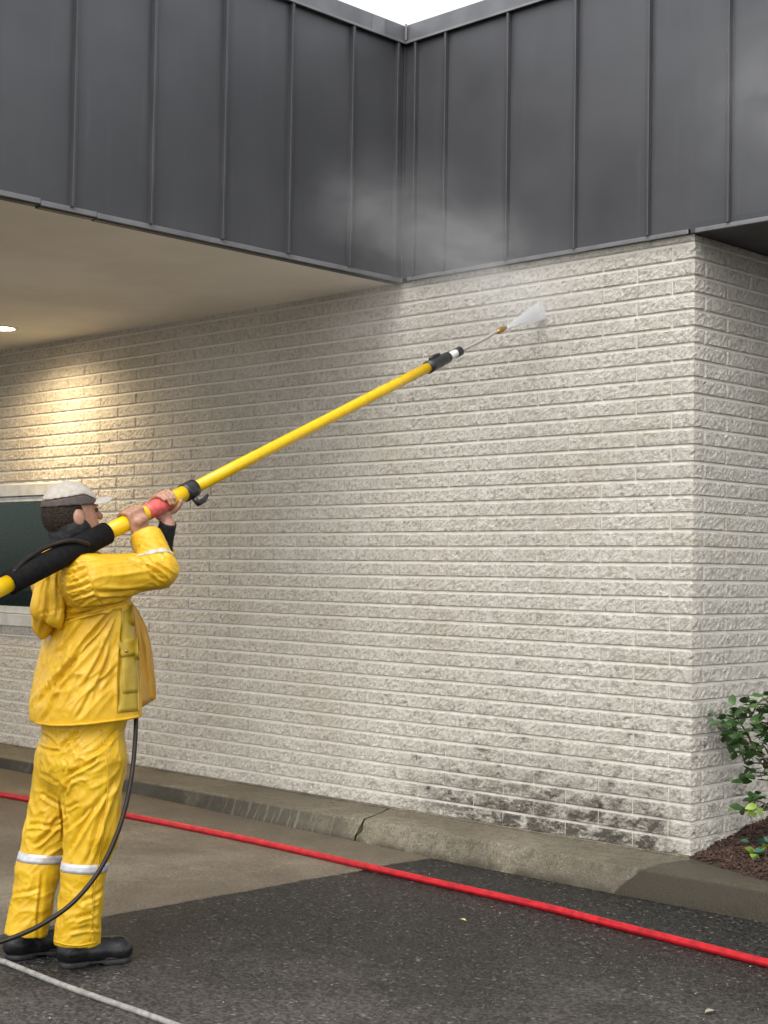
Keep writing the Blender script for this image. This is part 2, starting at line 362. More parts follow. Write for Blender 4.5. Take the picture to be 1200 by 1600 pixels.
def corner_vf(l1, l2, h, s):
    """block that turns the corner: local origin at the corner edge, runs -x and +y"""
    vs = lev(h); nz = len(vs)-1; n1 = max(3, int(round(l1/.0165))); n2 = max(3, int(round(l2/.0165))); V = []; Fs = []; q = n1+n2+1
    for j in range(nz+1):
        for i in range(q):
            v = vs[j]; e = 0 if (i in (0, q-1) or j in (0, nz)) else 1
            u = -l1+l1*i/n1 if i <= n1 else l2*(i-n1)/n2
            d = (.0068+rough(u, v, s)) if e else .001+.15*rough(u, v, s)
            if i < n1: V.append((u, -d, v))
            elif i == n1:
                d2 = d*.6+.005*noise.noise((v*60, s, 4)); V.append((d2, -d2, v))
            else: V.append((d, u, v))
    for j in range(nz):
        for i in range(q-1): Fs.append((j*q+i, j*q+i+1, (j+1)*q+i+1, (j+1)*q+i))
    b = len(V); V += [(-l1, .02, 0), (-.02, .02, 0), (-.02, l2, 0), (-l1, .02, h), (-.02, .02, h), (-.02, l2, h)]
    Fs += [tuple([b+2, b+1, b]+list(range(q))), tuple([b+3, b+4, b+5]+[nz*q+i for i in range(q-1, -1, -1)]),
           tuple([b+3, b]+[j*q for j in range(nz+1)])[::-1], tuple([b+2, b+5]+[j*q+q-1 for j in range(nz, -1, -1)])[::-1]]
    return V, Fs
# lay out: (kind, length/lengths, x or y start, row, height)
blocks = []
NR = 37
for k in range(NR):
    z = ZK+k*C+JH/2; h = min(C-JH, ZT-z-.004)
    odd = k % 2 == 1
    a1, a2 = (.128, .29) if odd else (.337, .09)
    blocks.append(('c', a1-JV/2, a2-JV/2, 0, z, h, k))
    x = -a1
    while x > XL:
        x0, x1 = x-L+JV/2, x-JV/2; x -= L
        parts = [(max(x0, XL), x1)]
        if z+h > WZ0+.01 and z < WZ1-.01:
            parts = [(p, min(q, WX0-.004)) for p, q in parts if p < WX0-.03]+[(max(p, WX1+.004), q) for p, q in parts if q > WX1+.03]
        for p, q in parts:
            if q-p > .03: blocks.append(('f', q-p, 0, p, z, h, k))
    y = a2
    while y < 2.6:
        blocks.append(('r', L-JV, 0, y+JV/2, z, h, k)); y += L
variants = {}
def vf_of(b, i):
    if b[0] == 'c': key = ('c', round(b[1], 3), round(b[2], 3), round(b[5], 3), b[6] % 12)
    else: key = ('f', round(b[1], 3), round(b[5], 3), (i*7+b[6]) % 14)
    if key not in variants:
        s = len(variants)*1.37+11
        variants[key] = [corner_vf(b[1], b[2], b[5], s) if b[0] == 'c' else block_vf(b[1], b[5], s), None]
    return variants[key]
def place(b):
    if b[0] == 'c': return Matrix.Translation((0, 0, b[4]))
    if b[0] == 'f': return Matrix.Translation((b[3], 0, b[4]))
    return Matrix.Translation((0, b[3], b[4])) @ Matrix.Rotation(math.pi/2, 4, 'Z')
def shown(b):
    if b[0] == 'c': pts = [(-b[1], 0, b[4]), (0, 0, b[4]), (0, b[2], b[4]), (0, b[2], b[4]+b[5]), (0, 0, b[4]+b[5]), (-b[1], 0, b[4]+b[5])]
    elif b[0] == 'f': pts = [(b[3], 0, b[4]), (b[3]+b[1], 0, b[4]), (b[3]+b[1], 0, b[4]+b[5]), (b[3], 0, b[4]+b[5])]
    else: pts = [(0, b[3], b[4]), (0, b[3]+b[1], b[4]), (0, b[3]+b[1], b[4]+b[5]), (0, b[3], b[4]+b[5])]
    q = proj(np.array(pts)); q[:, 0] = np.clip(q[:, 0], 0, 1200); q[:, 1] = np.clip(q[:, 1], 0, 1600)
    x, y = q[:, 0], q[:, 1]
    return abs(np.dot(x, np.roll(y, 1))-np.dot(y, np.roll(x, 1)))/2
order = sorted(range(len(blocks)), key=lambda i: -shown(blocks[i])); top = set(order[:300])
A = Acc()
for i, b in enumerate(blocks):
    v = vf_of(b, i); mw = place(b)
    if i in top:
        if v[1] is None: v[1] = mesh_of('block', v[0][0], v[0][1], M['block'])
        o = bpy.data.objects.new('block', v[1]); link(o, wall); o.matrix_basis = mw
    else:
        A.add([mw @ Vector(p) for p in v[0][0]], v[0][1])
mk('block_courses', A.V, A.F, M['block'], wall, kind='stuff')

# ================================================================== WINDOW
win = thing('window', ((WX0+WX1)/2, .02, WZ0), 'aluminium framed window behind the worker, with a dark green tree reflection coloured into its glass', 'window')
g0, g1 = float(ony(20, 785, 0)[2]), float(ony(20, 947, 0)[2])
def bar(name, x0, x1, z0, z1, y0, y1, p=win, mat='frame', bev=.004): return box(name, (x0, y0, z0), (x1, y1, z1), M[mat], p, bev)
bar('frame_head', WX0, WX1, g0+.045, WZ1, -.012, .07)
bar('frame_head', WX0, WX1, g0+.002, g0+.042, .004, .09)
bar('frame_sill', WX0, WX1, g1-.055, g1-.002, .002, .09)
bar('frame_sill', WX0-.02, WX1+.02, WZ0-.01, g1-.058, -.035, .07)
bar('frame_jamb', WX1-.05, WX1-.001, g1, g0, .0, .088); bar('frame_jamb', WX0+.001, WX0+.05, g1, g0, .0, .088)
bar('reflected_line', WX0+.05, WX1-.05, g1+.14, g1+.148, .045, .06, mat='reflection_sheet', bev=0)  # thin green strip added behind the glass as a line of the reflection
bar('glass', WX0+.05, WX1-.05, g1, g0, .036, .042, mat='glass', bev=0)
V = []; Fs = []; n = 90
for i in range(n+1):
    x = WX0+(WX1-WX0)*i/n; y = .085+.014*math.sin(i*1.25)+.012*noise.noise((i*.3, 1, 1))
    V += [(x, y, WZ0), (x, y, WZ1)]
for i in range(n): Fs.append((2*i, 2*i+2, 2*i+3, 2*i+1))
mk('reflection_sheet', V, Fs, M['reflection_sheet'], win, True)  # folded green sheet added in place of trees reflected in the pane
bar('back_panel', WX0, WX1, WZ0, WZ1, .235, .25, mat='dark', bev=0)

# ================================================================== CANOPY AND METAL CLADDING
XF = -1.955; ZB, ZC = 3.166, 4.568
Y0 = -6.5
can = thing('canopy', (XF, -1.5, ZB), 'flat entrance canopy clad in dark grey standing seam metal with beige soffit', 'canopy')
par = thing('metal_cladding', (.5, 0, ZB), 'dark grey standing seam metal band above the block wall', 'cladding')
# seams of the canopy side: plane x = XF
sy = [float(onx(x, y, XF+.012)[1]) for x, y in ((116, 160), (239, 160), (351, 160), (453, 200), (548, 240), (618, 240))]
sy = [sy[0]-.46*k for k in range(7, 0, -1)]+sy
sx = [float(ony(x, y, -.035)[0]) for x, y in ((650, 240), (697, 240), (795, 200), (901, 200), (1016, 180), (1141, 180))]
sx += [sx[-1]+.41*k for k in range(1, 7)]
def panel(parent, axis, p0, p1, off, s):
    n = 6; V = []; Fs = []
    for j in range(2):
        for i in range(n+1):
            t = i/n; bow = .0025*math.sin(math.pi*t)*noise.noise((s, 2, 1))
            z = (ZB+.012, ZC-.03)[j]
            V.append((off+bow, p0+(p1-p0)*t, z) if axis == 'y' else (p0+(p1-p0)*t, off-bow, z))
    for i in range(n):
        f = (i, i+1, n+2+i, n+1+i); Fs.append(f if axis == 'x' else f)
    b = len(V)
    for v in list(V): V.append((v[0]-(.02 if axis == 'y' else 0), v[1]+(.02 if axis == 'x' else 0), v[2]))
    for i in range(n): Fs.append(tuple(b+k for k in (n+1+i, n+2+i, i+1, i)))
    Fs += [(0, n+1, b+n+1, b), (n, b+n, b+2*n+1, 2*n+1)]
    return mk('panel', V, Fs, M['metal'], parent)
ends = sorted(sy)+[-.031]
ends = [Y0]+ends
for i in range(len(ends)-1): panel(can, 'y', ends[i]+.002, ends[i+1]-.002, XF, i*1.7)
for y in sy: box('seam', (XF-.002, y-.009, ZB+.008), (XF+.030, y+.009, ZC-.034), M['seam'], can, .003)
ex = [XF+.002]+sx+[sx[-1]+.4]
for i in range(len(ex)-1): panel(par, 'x', ex[i]+.002, ex[i+1]-.002, -.03, i*2.3+9)
for x in sx: box('seam', (x-.008, -.060, ZB+.008), (x+.008, -.028, ZC-.034), M['seam'], par, .003)
XE = ex[-1]
# inner corner trim
box('corner_trim', (XF+.0005, -.043, ZB+.006), (XF+.012, -.0305, ZC-.03), M['metal'], par, .002)
# drip trims along the lower edges and coping along the top
def drip_y(y0, y1, jz=0):
    box('drip_trim', (XF-.004, y0, ZB-.016+jz), (XF+.012, y1, ZB+.010+jz), M['trim'], can, .003)
    box('drip_trim', (XF-.045, y0, ZB-.022+jz), (XF-.0045, y1, ZB-.004+jz), M['dsoffit'], can, .002)
yy = [Y0, float(onx(62, 330, XF)[1]), float(onx(150, 345, XF)[1]), -.03]
for i in range(3): drip_y(yy[i]+.002, yy[i+1]-.002, (.010, .003, 0)[i])
box('drip_trim', (XF+.055, -.045, ZB-.012), (-.012, -.0335, ZB+.010), M['trim'], par, .003)
box('drip_trim', (.03, -.047, ZB-.014), (XE, -.0335, ZB+.008), M['trim'], par, .003)
box('coping', (XF-.30, Y0, ZC-.028), (XF+.024, -.051, ZC+.075), M['coping'], can, .004)
box('coping', (XF-.30, -.0545, ZC-.026), (XE, .30, ZC+.077), M['coping'], par, .004)
box('coping_lip', (XF+.0245, Y0, ZC-.036), (XF+.036, -.066, ZC-.022), M['trim'], can, .002)
box('coping_lip', (XF+.026, -.0665, ZC-.036), (XE, -.0550, ZC-.022), M['trim'], par, .002)
ys_ = float(onx(592, 52, XF+.03)[1])
box('coping_joint', (XF+.0245, ys_-.05, ZC-.018), (XF+.0265, ys_+.05, ZC+.072), M['trim'], can)
box('coping_joint', (XF+.0366, -.075, ZC-.02), (XF+.05, -.0672, ZC+.078), M['trim'], par, .002)
# soffit boards and roof decks
box('soffit', (-10., Y0, ZB-.0085), (XF-.046, .0, ZB+.05), M['soffit'], can)
box('roof_deck', (-10., Y0, ZC-.2), (XF-.021, -.0545, ZC-.029), M['dsoffit'], can)
box('upper_wall', (-10., Y0-.1, ZB+.051), (-9.8, .2, ZC-.2), M['metal'], can)
box('end_fascia', (-10., Y0-.06, ZB-.01), (XF, Y0-.001, ZC), M['metal'], can)
box('soffit', (-.0025, -.0335, ZB-.008), (XE, 4.9, ZB+.04), M['dsoffit'], par)
box('roof_deck', (XF-.25, -.009, ZC-.2), (XE, 5., ZC-.03), M['dsoffit'], par)
box('end_wall', (XE, -.03, ZB), (XE+.05, 5., ZC), M['metal'], par)
box('wall_backing', (XF-.02, .0, ZT+.002), (.01, .25, ZC-.2), M['dsoffit'], par)
box('ledger_trim', (XF-.045, -.0125, ZB-.014), (XF+.05, .002, ZB+.01), M['dsoffit'], par)

# ================================================================== DOWNLIGHT
lp = onz(0, 513, ZB-.012)
dl = thing('downlight', (lp[0], lp[1], ZB-.004), 'small round lit recessed downlight in the beige soffit', 'downlight')
def ring(ri, ro, z0, z1, n=32):
    V = []; Fs = []
    for k in range(n):
        a = 2*math.pi*k/n; c, s = math.cos(a), math.sin(a)
        V += [(lp[0]+ri*c, lp[1]+ri*s, z1), (lp[0]+ri*c, lp[1]+ri*s, z0), (lp[0]+ro*c, lp[1]+ro*s, z0), (lp[0]+ro*c, lp[1]+ro*s, z1)]
    for k in range(n):
        b, e = 4*k, 4*((k+1) % n)
        for q in range(3): Fs.append((b+q, b+q+1, e+q+1, e+q))
    return V, Fs
V, Fs = ring(.105, .13, ZB-.016, ZB-.0045); mk('trim_ring', V, Fs, M['white'], dl, True)
V = [(lp[0]+.1045*math.cos(2*math.pi*k/32), lp[1]+.1045*math.sin(2*math.pi*k/32), ZB-.010) for k in range(32)]
mk('lens', V, [tuple(range(32))[::-1]], M['lamp'], dl)
ll = bpy.data.lights.new('downlight_lamp', 'SPOT'); ll.energy = 105; ll.color = (1, .76, .45); ll.spot_size = math.radians(160); ll.spot_blend = 1.; ll.shadow_soft_size = .06
lo = bpy.data.objects.new('downlight_lamp', ll); link(lo, dl); lo.location = (lp[0], lp[1], ZB-.03)

#PART2
# ================================================================== SIGNED-DISTANCE MODELLING (clothes and body as continuous surfaces)
class Field:
    def __init__(s, lo, hi, h):
        s.lo = np.asarray(lo, float); s.h = h; s.n = np.ceil((np.asarray(hi)-s.lo)/h).astype(int)+1
        s.D = np.full(tuple(s.n), 9., np.float32)
    def sub(s, pts, r):
        pts = np.asarray(pts); a = np.floor((pts.min(0)-r-s.lo)/s.h).astype(int); b = np.ceil((pts.max(0)+r-s.lo)/s.h).astype(int)+1
        a = np.clip(a, 0, s.n); b = np.clip(b, 0, s.n); sl = tuple(slice(x, y) for x, y in zip(a, b))
        ax = [s.lo[i]+s.h*np.arange(a[i], b[i]) for i in range(3)]
        return sl, np.stack(np.meshgrid(*ax, indexing='ij'), -1)
    def put(s, sl, d, k=.0, cut=False):
        A = s.D[sl]
        if cut: s.D[sl] = np.maximum(A, -d); return
        if k > 0:
            hh = np.clip(.5+.5*(d-A)/k, 0, 1); s.D[sl] = d*(1-hh)+A*hh-k*hh*(1-hh)
        else: s.D[sl] = np.minimum(A, d)
    def cone(s, a, b, ra, rb, k=.0, cut=False):
        a = np.asarray(a, float); b = np.asarray(b, float); sl, P = s.sub([a, b], max(ra, rb)+.05+k)
        if 0 in P.shape: return
        ab = b-a; t = np.clip(((P-a)@ab)/(ab@ab), 0, 1)
        s.put(sl, np.linalg.norm(P-a-t[..., None]*ab, axis=-1)-(ra+(rb-ra)*t), k, cut)
    def ell(s, c, R, r, k=.0, cut=False):
        c = np.asarray(c, float); r = np.asarray(r, float); sl, P = s.sub([c], r.max()+.05+k)
        if 0 in P.shape: return
        q = (P-c)@np.asarray(R).T
        k0 = np.linalg.norm(q/r, axis=-1); k1 = np.linalg.norm(q/(r*r), axis=-1)+1e-6
        s.put(sl, k0*(k0-1)/k1, k, cut)
    def fn(s, f, pts, k=.0, cut=False):
        sl, P = s.sub(pts, 0); s.put(sl, f(P).astype(np.float32), k, cut)
    def keep(s, f): 
        sl, P = s.sub([s.lo, s.lo+s.h*s.n], 0); s.D[sl] = np.maximum(s.D[sl], f(P))
    def mesh(s):
        D = s.D; D[0] = D[-1] = 9; D[:, 0] = D[:, -1] = 9; D[:, :, 0] = D[:, :, -1] = 9
        I = D < 0; cnt = np.zeros(tuple(s.n-1), np.int8)
        for i in (0, 1):
            for j in (0, 1):
                for k in (0, 1): cnt += I[i:s.n[0]-1+i, j:s.n[1]-1+j, k:s.n[2]-1+k]
        act = np.argwhere((cnt > 0) & (cnt < 8)); idx = np.full(tuple(s.n-1), -1, np.int64); idx[tuple(act.T)] = np.arange(len(act))
        acc = np.zeros((len(act), 3)); w = np.zeros(len(act))
        for ax in range(3):
            o = [q for q in range(3) if q != ax]
            for a in (0, 1):
                for b in (0, 1):
                    c0 = act.copy(); c0[:, o[0]] += a; c0[:, o[1]] += b; c1 = c0.copy(); c1[:, ax] += 1
                    d0, d1 = D[tuple(c0.T)], D[tuple(c1.T)]; x = (d0 < 0) != (d1 < 0)
                    t = np.where(x, d0/np.where(d0 == d1, 1, d0-d1), 0); p = c0.astype(float); p[:, ax] += t
                    acc[x] += p[x]; w[x] += 1
        V = s.lo+s.h*acc/w[:, None]; Fs = []
        for ax in range(3):
            o = [q for q in range(3) if q != ax]; sl0 = [slice(None)]*3; sl1 = [slice(None)]*3; sl0[ax] = slice(0, -1); sl1[ax] = slice(1, None)
            e = np.argwhere(I[tuple(sl0)] != I[tuple(sl1)])
            e = e[(e[:, o[0]] > 0) & (e[:, o[1]] > 0) & (e[:, o[0]] < s.n[o[0]]-1) & (e[:, o[1]] < s.n[o[1]]-1)]
            ins = I[tuple(e.T)]
            def cid(a, b): c = e.copy(); c[:, o[0]] -= a; c[:, o[1]] -= b; return idx[tuple(c.T)]
            q = np.stack([cid(1, 1), cid(0, 1), cid(0, 0), cid(1, 0)], -1)
            flip = ins if ax != 1 else ~ins
            q[~flip] = q[~flip][:, ::-1]; Fs.append(q)
        return V, np.concatenate(Fs)
def smooth_verts(V, F, it=2, lam=.5):
    n = len(V); e = np.concatenate([F[:, [0, 1]], F[:, [1, 2]], F[:, [2, 3]], F[:, [3, 0]]]); e = np.concatenate([e, e[:, ::-1]])
    deg = np.bincount(e[:, 0], minlength=n).astype(float)
    for _ in range(it):
        S = np.zeros_like(V)
        for c in range(3): S[:, c] = np.bincount(e[:, 0], V[e[:, 1], c], n)
        V = V+lam*(S/np.maximum(deg, 1)[:, None]-V)
    return V
def normals(V, F):
    a = V[F[:, 2]]-V[F[:, 0]]; b = V[F[:, 3]]-V[F[:, 1]]; fn = np.cross(a, b); N = np.zeros_like(V)
    for k in range(4):
        for c in range(3): N[:, c] += np.bincount(F[:, k], fn[:, c], len(V))
    return N/np.maximum(np.linalg.norm(N, axis=1), 1e-9)[:, None]
def creases(V, F, lines):
    """press creases into cloth: each line is given as seen in the photo, on the side that faces it"""
    N = normals(V, F); view = CAM-V; view /= np.linalg.norm(view, axis=1)[:, None]; fc = np.clip((N*view).sum(1)*1.6, 0, 1)
    p = proj(V); d = np.zeros(len(V))
    for x0, y0, x1, y1, wd, am in lines:
        a = np.array([x0, y0], float); ab = np.array([x1-x0, y1-y0], float); Ln = np.linalg.norm(ab); t = ((p-a)@ab)/Ln**2
        wob = 2.2*np.sin(t*5+x0)*wd/6
        s = ((p-a)@np.array([-ab[1], ab[0]]))/Ln+wob; end = np.clip(np.minimum(t, 1-t)*4+.5, 0, 1); end = end*end*(3-2*end)
        w2 = wd*.62; d += end*am*(-1.05*np.exp(-np.abs(s)/w2)+.8*np.exp(-((s-1.9*w2)/w2)**2)+.3*np.exp(-((s+2.6*w2)/(1.3*w2))**2))
    return V+N*(d*fc)[:, None]
def folds(V, F, wt, along, sl, sa, amp, seed, sharp=2.5, warp=.05):
    """crisp ridged folds running along one direction, where wt > 0"""
    N = normals(V, F); al = np.asarray(along, float); al /= np.linalg.norm(al); b_, c_ = frame(al); d = np.zeros(len(V))
    for i in np.nonzero(wt > .01)[0]:
        v = V[i]; wv = warp*noise.noise(Vector(v*5)+Vector((seed, 1, 2))); q = Vector(((v@al)*sl, (v@b_+wv)*sa, (v@c_+wv)*sa+seed))
        r = max(0, 1-2.2*abs(noise.noise(q)))**sharp; r2 = max(0, 1-2.2*abs(noise.noise(q*2.05+Vector((3, 5, 1)))))**sharp
        d[i] = wt[i]*amp*(r+.45*r2-.35)
    return V+N*d[:, None]
def crumple(V, F, amp, sc, seed, stretch=(1, 1, 1)):
    N = normals(V, F); st = np.array(stretch)
    d = np.array([noise.noise(Vector(v*sc*st)+Vector((seed, 0, 0))) for v in V]); d2 = np.array([1-2*abs(noise.noise(Vector(v*sc*2.1*st)+Vector((seed, 7, 0)))) for v in V])
    return V+N*(amp*(d+.6*d2))[:, None]

# ================================================================== HOSES AND GROUND BITS
def on_ground(pts, r, n=10):
    P = []
    for x, y in pts:
        q = onz(x, y, r)
        for _ in range(3):
            g = slabz(q[0]) if q[0] < XS else 0
            q = onz(x, y, g+r*.95)
        P.append(q)
    S = spline(P, n)
    return S
P = on_ground([(-160, 1217), (-60, 1231), (0, 1241), (70, 1253), (165, 1268), (300, 1294), (420, 1319), (560, 1351), (700, 1383), (850, 1417), (1000, 1455), (1100, 1480), (1200, 1505), (1330, 1537)], .0175)
tube('red_hose', P, .0175, M['redh'], seg=14, label='thick red rubber hose running across the ground behind the worker', cat='hose')
P = on_ground([(-90, 1474), (0, 1501), (22, 1509), (100, 1540), (200, 1575), (270, 1600), (370, 1637)], .0105)
tube('grey_hose', P, .0105, M['greyh'], seg=12, label='pale grey hose on the asphalt in front of the boots', cat='hose')
def leafshape(name, px, ln, wd, mat, rot, label):
    c = onz(px[0], px[1], .004); V = []; n = 6
    for i in range(n+1):
        t = i/n; w_ = wd*math.sin(math.pi*min(1, t*.93+.05)); z = .003+.006*math.sin(t*3)
        for s in (-1, 0, 1): V.append((ln*(t-.5), s*w_, z+(.004 if s else 0)))
    Fs = []
    for i in range(n):
        for k in range(2): Fs.append((i*3+k, i*3+k+3, i*3+k+4, i*3+k+1))
    b = len(V); V += [(v[0], v[1], v[2]-.0012) for v in V]; Fs += [tuple(b+i for i in f[::-1]) for f in Fs]
    o = mk(name, V, Fs, mat, smooth=True, label=label, cat='leaf'); o.location = (c[0], c[1], .003); o.rotation_euler = (0, 0, rot); return o
leafshape('fallen_leaf', (723, 1440), .034, .010, M['dryleaf'], .2, 'small pale yellow leaf lying on the dark asphalt')
leafshape('fallen_leaf', (1110, 1583), .04, .014, M['greyleaf'], 1.2, 'small grey leaf on the asphalt at the lower right')
leafshape('fallen_leaf', (640, 1258), .03, .006, M['greyleaf'], .6, 'thin withered leaf on the kerb by the crack').location = tuple(onz(520, 1257, ZK)+np.array([0, 0, .004]))
def stones(n, inside, rs, z_of):
    V = []; Fs = []
    xs_ = rng.uniform(-40, 1240, n); ys_2 = 1250+rng.uniform(0, 1, n)**.8*380
    for x, y in zip(xs_, ys_2):
        c = onz(x, y, 0)
        if not inside(c): continue
        r = rng.choice(rs)*rng.uniform(.7, 1.25); b = len(V); g = z_of(c[0]); a0 = rng.uniform(0, 6.28)
        for k in range(5): a = a0+k*1.2566; q = r*rng.uniform(.75, 1.2); V.append((c[0]+q*math.cos(a), c[1]+q*math.sin(a), g-.0005))
        for k in range(3): a = a0+k*2.1; q = r*.55; V.append((c[0]+q*math.cos(a), c[1]+q*math.sin(a), g+r*rng.uniform(.5, .9)))
        Fs += [(b, b+1, b+6, b+5), (b+1, b+2, b+6), (b+2, b+3, b+7, b+6), (b+3, b+4, b+7), (b+4, b, b+5, b+7), (b+5, b+6, b+7)]
    return V, Fs
edge_x = lambda y: XS+.02*noise.noise((y*3.3, 3, 1))+.010*noise.noise((y*17, 3, 1))
V, Fs = stones(13000, lambda c: c[1] < -.45 and c[0] > edge_x(c[1])+.005, (.0018, .0022, .0028, .0036), lambda x: 0.)
mk('asphalt_stones', V, Fs, M['astone'], kind='stuff', label='small worn stones set in the dark asphalt', cat='stones')
V, Fs = stones(6000, lambda c: c[1] < -.46 and c[0] < edge_x(c[1])-.008, (.0015, .002, .0025), slabz)
mk('slab_stones', V, Fs, M['sstone'], kind='stuff', label='fine pale aggregate showing in the concrete slab', cat='stones')
V, Fs = stones(60, lambda c: c[1] < -.5 and c[0] > XS+.02, (.0025, .003, .004), lambda x: 0.)
mk('grit', V, Fs, M['grit'], kind='stuff', label='pale grit scattered over the asphalt', cat='grit')

# ================================================================== PERSON
MO = np.array([-.75, -3.03, 0.]); Fv = np.array([.20, .98, 0.]); Fv /= np.linalg.norm(Fv); Rv = np.array([Fv[1], -Fv[0], 0.]); UP = np.array([0, 0, 1.])
def mp(x, y, lat=0.):
    d = ray(x, y); t = (lat-(CAM-MO)@Rv)/(d@Rv); return CAM+t*d
def loc(f, r, z): return MO+f*Fv+r*Rv+z*UP
def to_local(P): q = np.asarray(P)-MO; return q@Fv, q@Rv, q[..., 2]
def rotm(f, u):   # rows: forward, right, up
    f = f/np.linalg.norm(f); r = np.cross(f, u); r /= np.linalg.norm(r); return np.stack([f, r, np.cross(r, f)])
# ---- the pole: a straight line from the shoulder to just short of the wall
PA = mp(110, 862, .165); PB = ony(786, 514, -.40); PD = (PB-PA)/np.linalg.norm(PB-PA)
def pole_at(x):
    lo, hi = -2., 5.
    for _ in range(60):
        mid = (lo+hi)/2
        if proj(PA+PD*mid)[0] < x: lo = mid
        else: hi = mid
    return PA+PD*lo
R_T = .031; R_S = .0245
e1 = CAM-PA; e1 = e1-PD*(e1@PD); e1 /= np.linalg.norm(e1); e2 = np.cross(e1, PD); e2 = e2 if e2[2] > 0 else -e2
HR, HL = pole_at(206), pole_at(257)
def circ(c, rho, deg, along=0.): a = math.radians(deg); return c+PD*along+rho*(math.cos(a)*e1+math.sin(a)*e2)

# ---- body
shR = mp(138, 905, .175); shL = loc(*[to_local(shR)[0]+.03, -.19, shR[2]]); elR = mp(249, 891, .215); elL = mp(244, 892, -.06)
wrR = circ(HR, .075, -78, .012); wrL = circ(HL, .085, -105, -.02)
Hc = mp(112, 806, .015); hF = Fv*math.cos(.2)+UP*math.sin(.2); HRm = rotm(hF, UP)
def hd(f, r, u): return Hc+HRm.T@np.array([f, r, u])
neck0 = mp(108, 885, 0.)
body = Field(loc(0, 0, 0)-np.array([.45, .40, -.06]), loc(0, 0, 1.86)+np.array([.38, .62, 0]), .0045)
K = .02
body.ell(hd(-.004, 0, .022), HRm, (.098, .078, .098), 0); body.ell(hd(.03, 0, -.05), HRm, (.066, .060, .072), .03)
body.cone(hd(.074, -.012, -.098), hd(.074, .012, -.098), .022, .022, .02)
body.cone(hd(.092, 0, .012), hd(.112, 0, -.022), .009, .0125, .008); body.cone(hd(.09, -.034, .028), hd(.09, .034, .028), .010, .010, .012)
body.cone(hd(.092, -.018, -.056), hd(.092, .018, -.056), .008, .008, .006); body.cone(hd(.088, -.016, -.068), hd(.088, .016, -.068), .009, .009, .006)
for s in (-1, 1):
    body.ell(hd(.094, s*.033, .008), HRm, (.013, .016, .010), 0, True)
    body.ell(hd(-.006, s*.079, -.008), HRm, (.022, .010, .032), .006)
body.cone(hd(-.02, 0, -.06), neck0, .056, .062, .03)
body.cone(neck0, shR, .06, .05, .03); body.cone(neck0, shL, .06, .05, .03)
body.cone(shR, elR, .048, .04, .01); body.cone(elR, wrR, .04, .028, .01); body.cone(shL, elL, .048, .04, .01); body.cone(elL, wrL, .04, .028, .01)
tc = loc(to_local(mp(135, 1000, 0))[0], 0, 1.25); body.ell(tc, rotm(Fv, UP), (.10, .15, .30), .05)
hipR, hipL = mp(140, 1180, .09), loc(to_local(mp(110, 1180, -.09))[0], -.09, .82)
BOOTS = (((90, 1512), (206, 1500)), ((8, 1500), (112, 1486)))
def ankle(hl, to): h0, t0 = onz(*hl, 0.), onz(*to, 0.); return h0+(t0-h0)*.27+UP*.13
ankR, ankL = (ankle(*b) for b in BOOTS)
knR, knL = mp(143, 1335, .115), mp(72, 1325, -.125)
body.cone(tc-UP*.2, hipR, .1, .08, .03); body.cone(tc-UP*.2, hipL, .1, .08, .03)
for h_, k_, a_ in ((hipR, knR, ankR), (hipL, knL, ankL)): body.cone(h_, k_, .075, .05, .02); body.cone(k_, a_, .05, .035, .02)
def hand(c, pal, fing, thumb, wrist, side, r):
    """palm on angle pal; four fingers wrapped through the angles fing; thumb likewise"""
    g = .0095
    for a in np.linspace(-.03, .03, 4): body.cone(circ(c, r+.014, pal[0], a), circ(c, r+.015, pal[1], a*.95), .0145, .0135, .010)
    body.cone(circ(c, r+.018, (pal[0]+pal[1])/2, -.012), circ(c, r+.018, (pal[0]+pal[1])/2, .012), .020, .020, .012)
    body.cone(circ(c, r+.020, pal[0], 0), wrist, .026, .027, .014)
    ln = (.86, 1., .95, .74)
    for i, a in enumerate(np.linspace(-.033, .033, 4) if side > 0 else np.linspace(.033, -.033, 4)):
        P_ = [circ(c, r+g+(.005 if q == 0 else 0), fing[0]+(fing[1]-fing[0])*ln[i]*q/5, a*(1-.05*q)) for q in range(6)]
        for q in range(5): body.cone(P_[q], P_[q+1], .0094-.0005*q+(.0012 if q in (1, 3) else 0), .0092-.0005*q, .002)
    P_ = [circ(c, r+.012, thumb[0]+(thumb[1]-thumb[0])*q/3, thumb[2]+(thumb[3]-thumb[2])*q/3) for q in range(4)]
    for q in range(3): body.cone(P_[q], P_[q+1], .0125-.0012*q, .0115-.0012*q, .004)
hand(HR, (-62, 28), (35, 215), (-70, -170, .02, .05), wrR, 1, R_T)
hand(HL, (228, 150), (145, -28), (250, 330, .015, .046), wrL, -1, R_T)
V, Fq = body.mesh(); V = smooth_verts(V, Fq, 1, .35)
person = mk('person', V, Fq, M['skin'], smooth=True, label='worker in yellow rain jacket and trousers aiming a long spray pole at the wall', cat='person')
pp = person
for s in (-1, 1):
    c = hd(.086, s*.033, .008); Ve, Fe = tube_vf([c-HRm[2]*.009, c-HRm[2]*.006, c, c+HRm[2]*.006, c+HRm[2]*.009], [.002, .008, .0105, .008, .002], 10); mk('eye', Ve, Fe, M['eye'], pp, True)

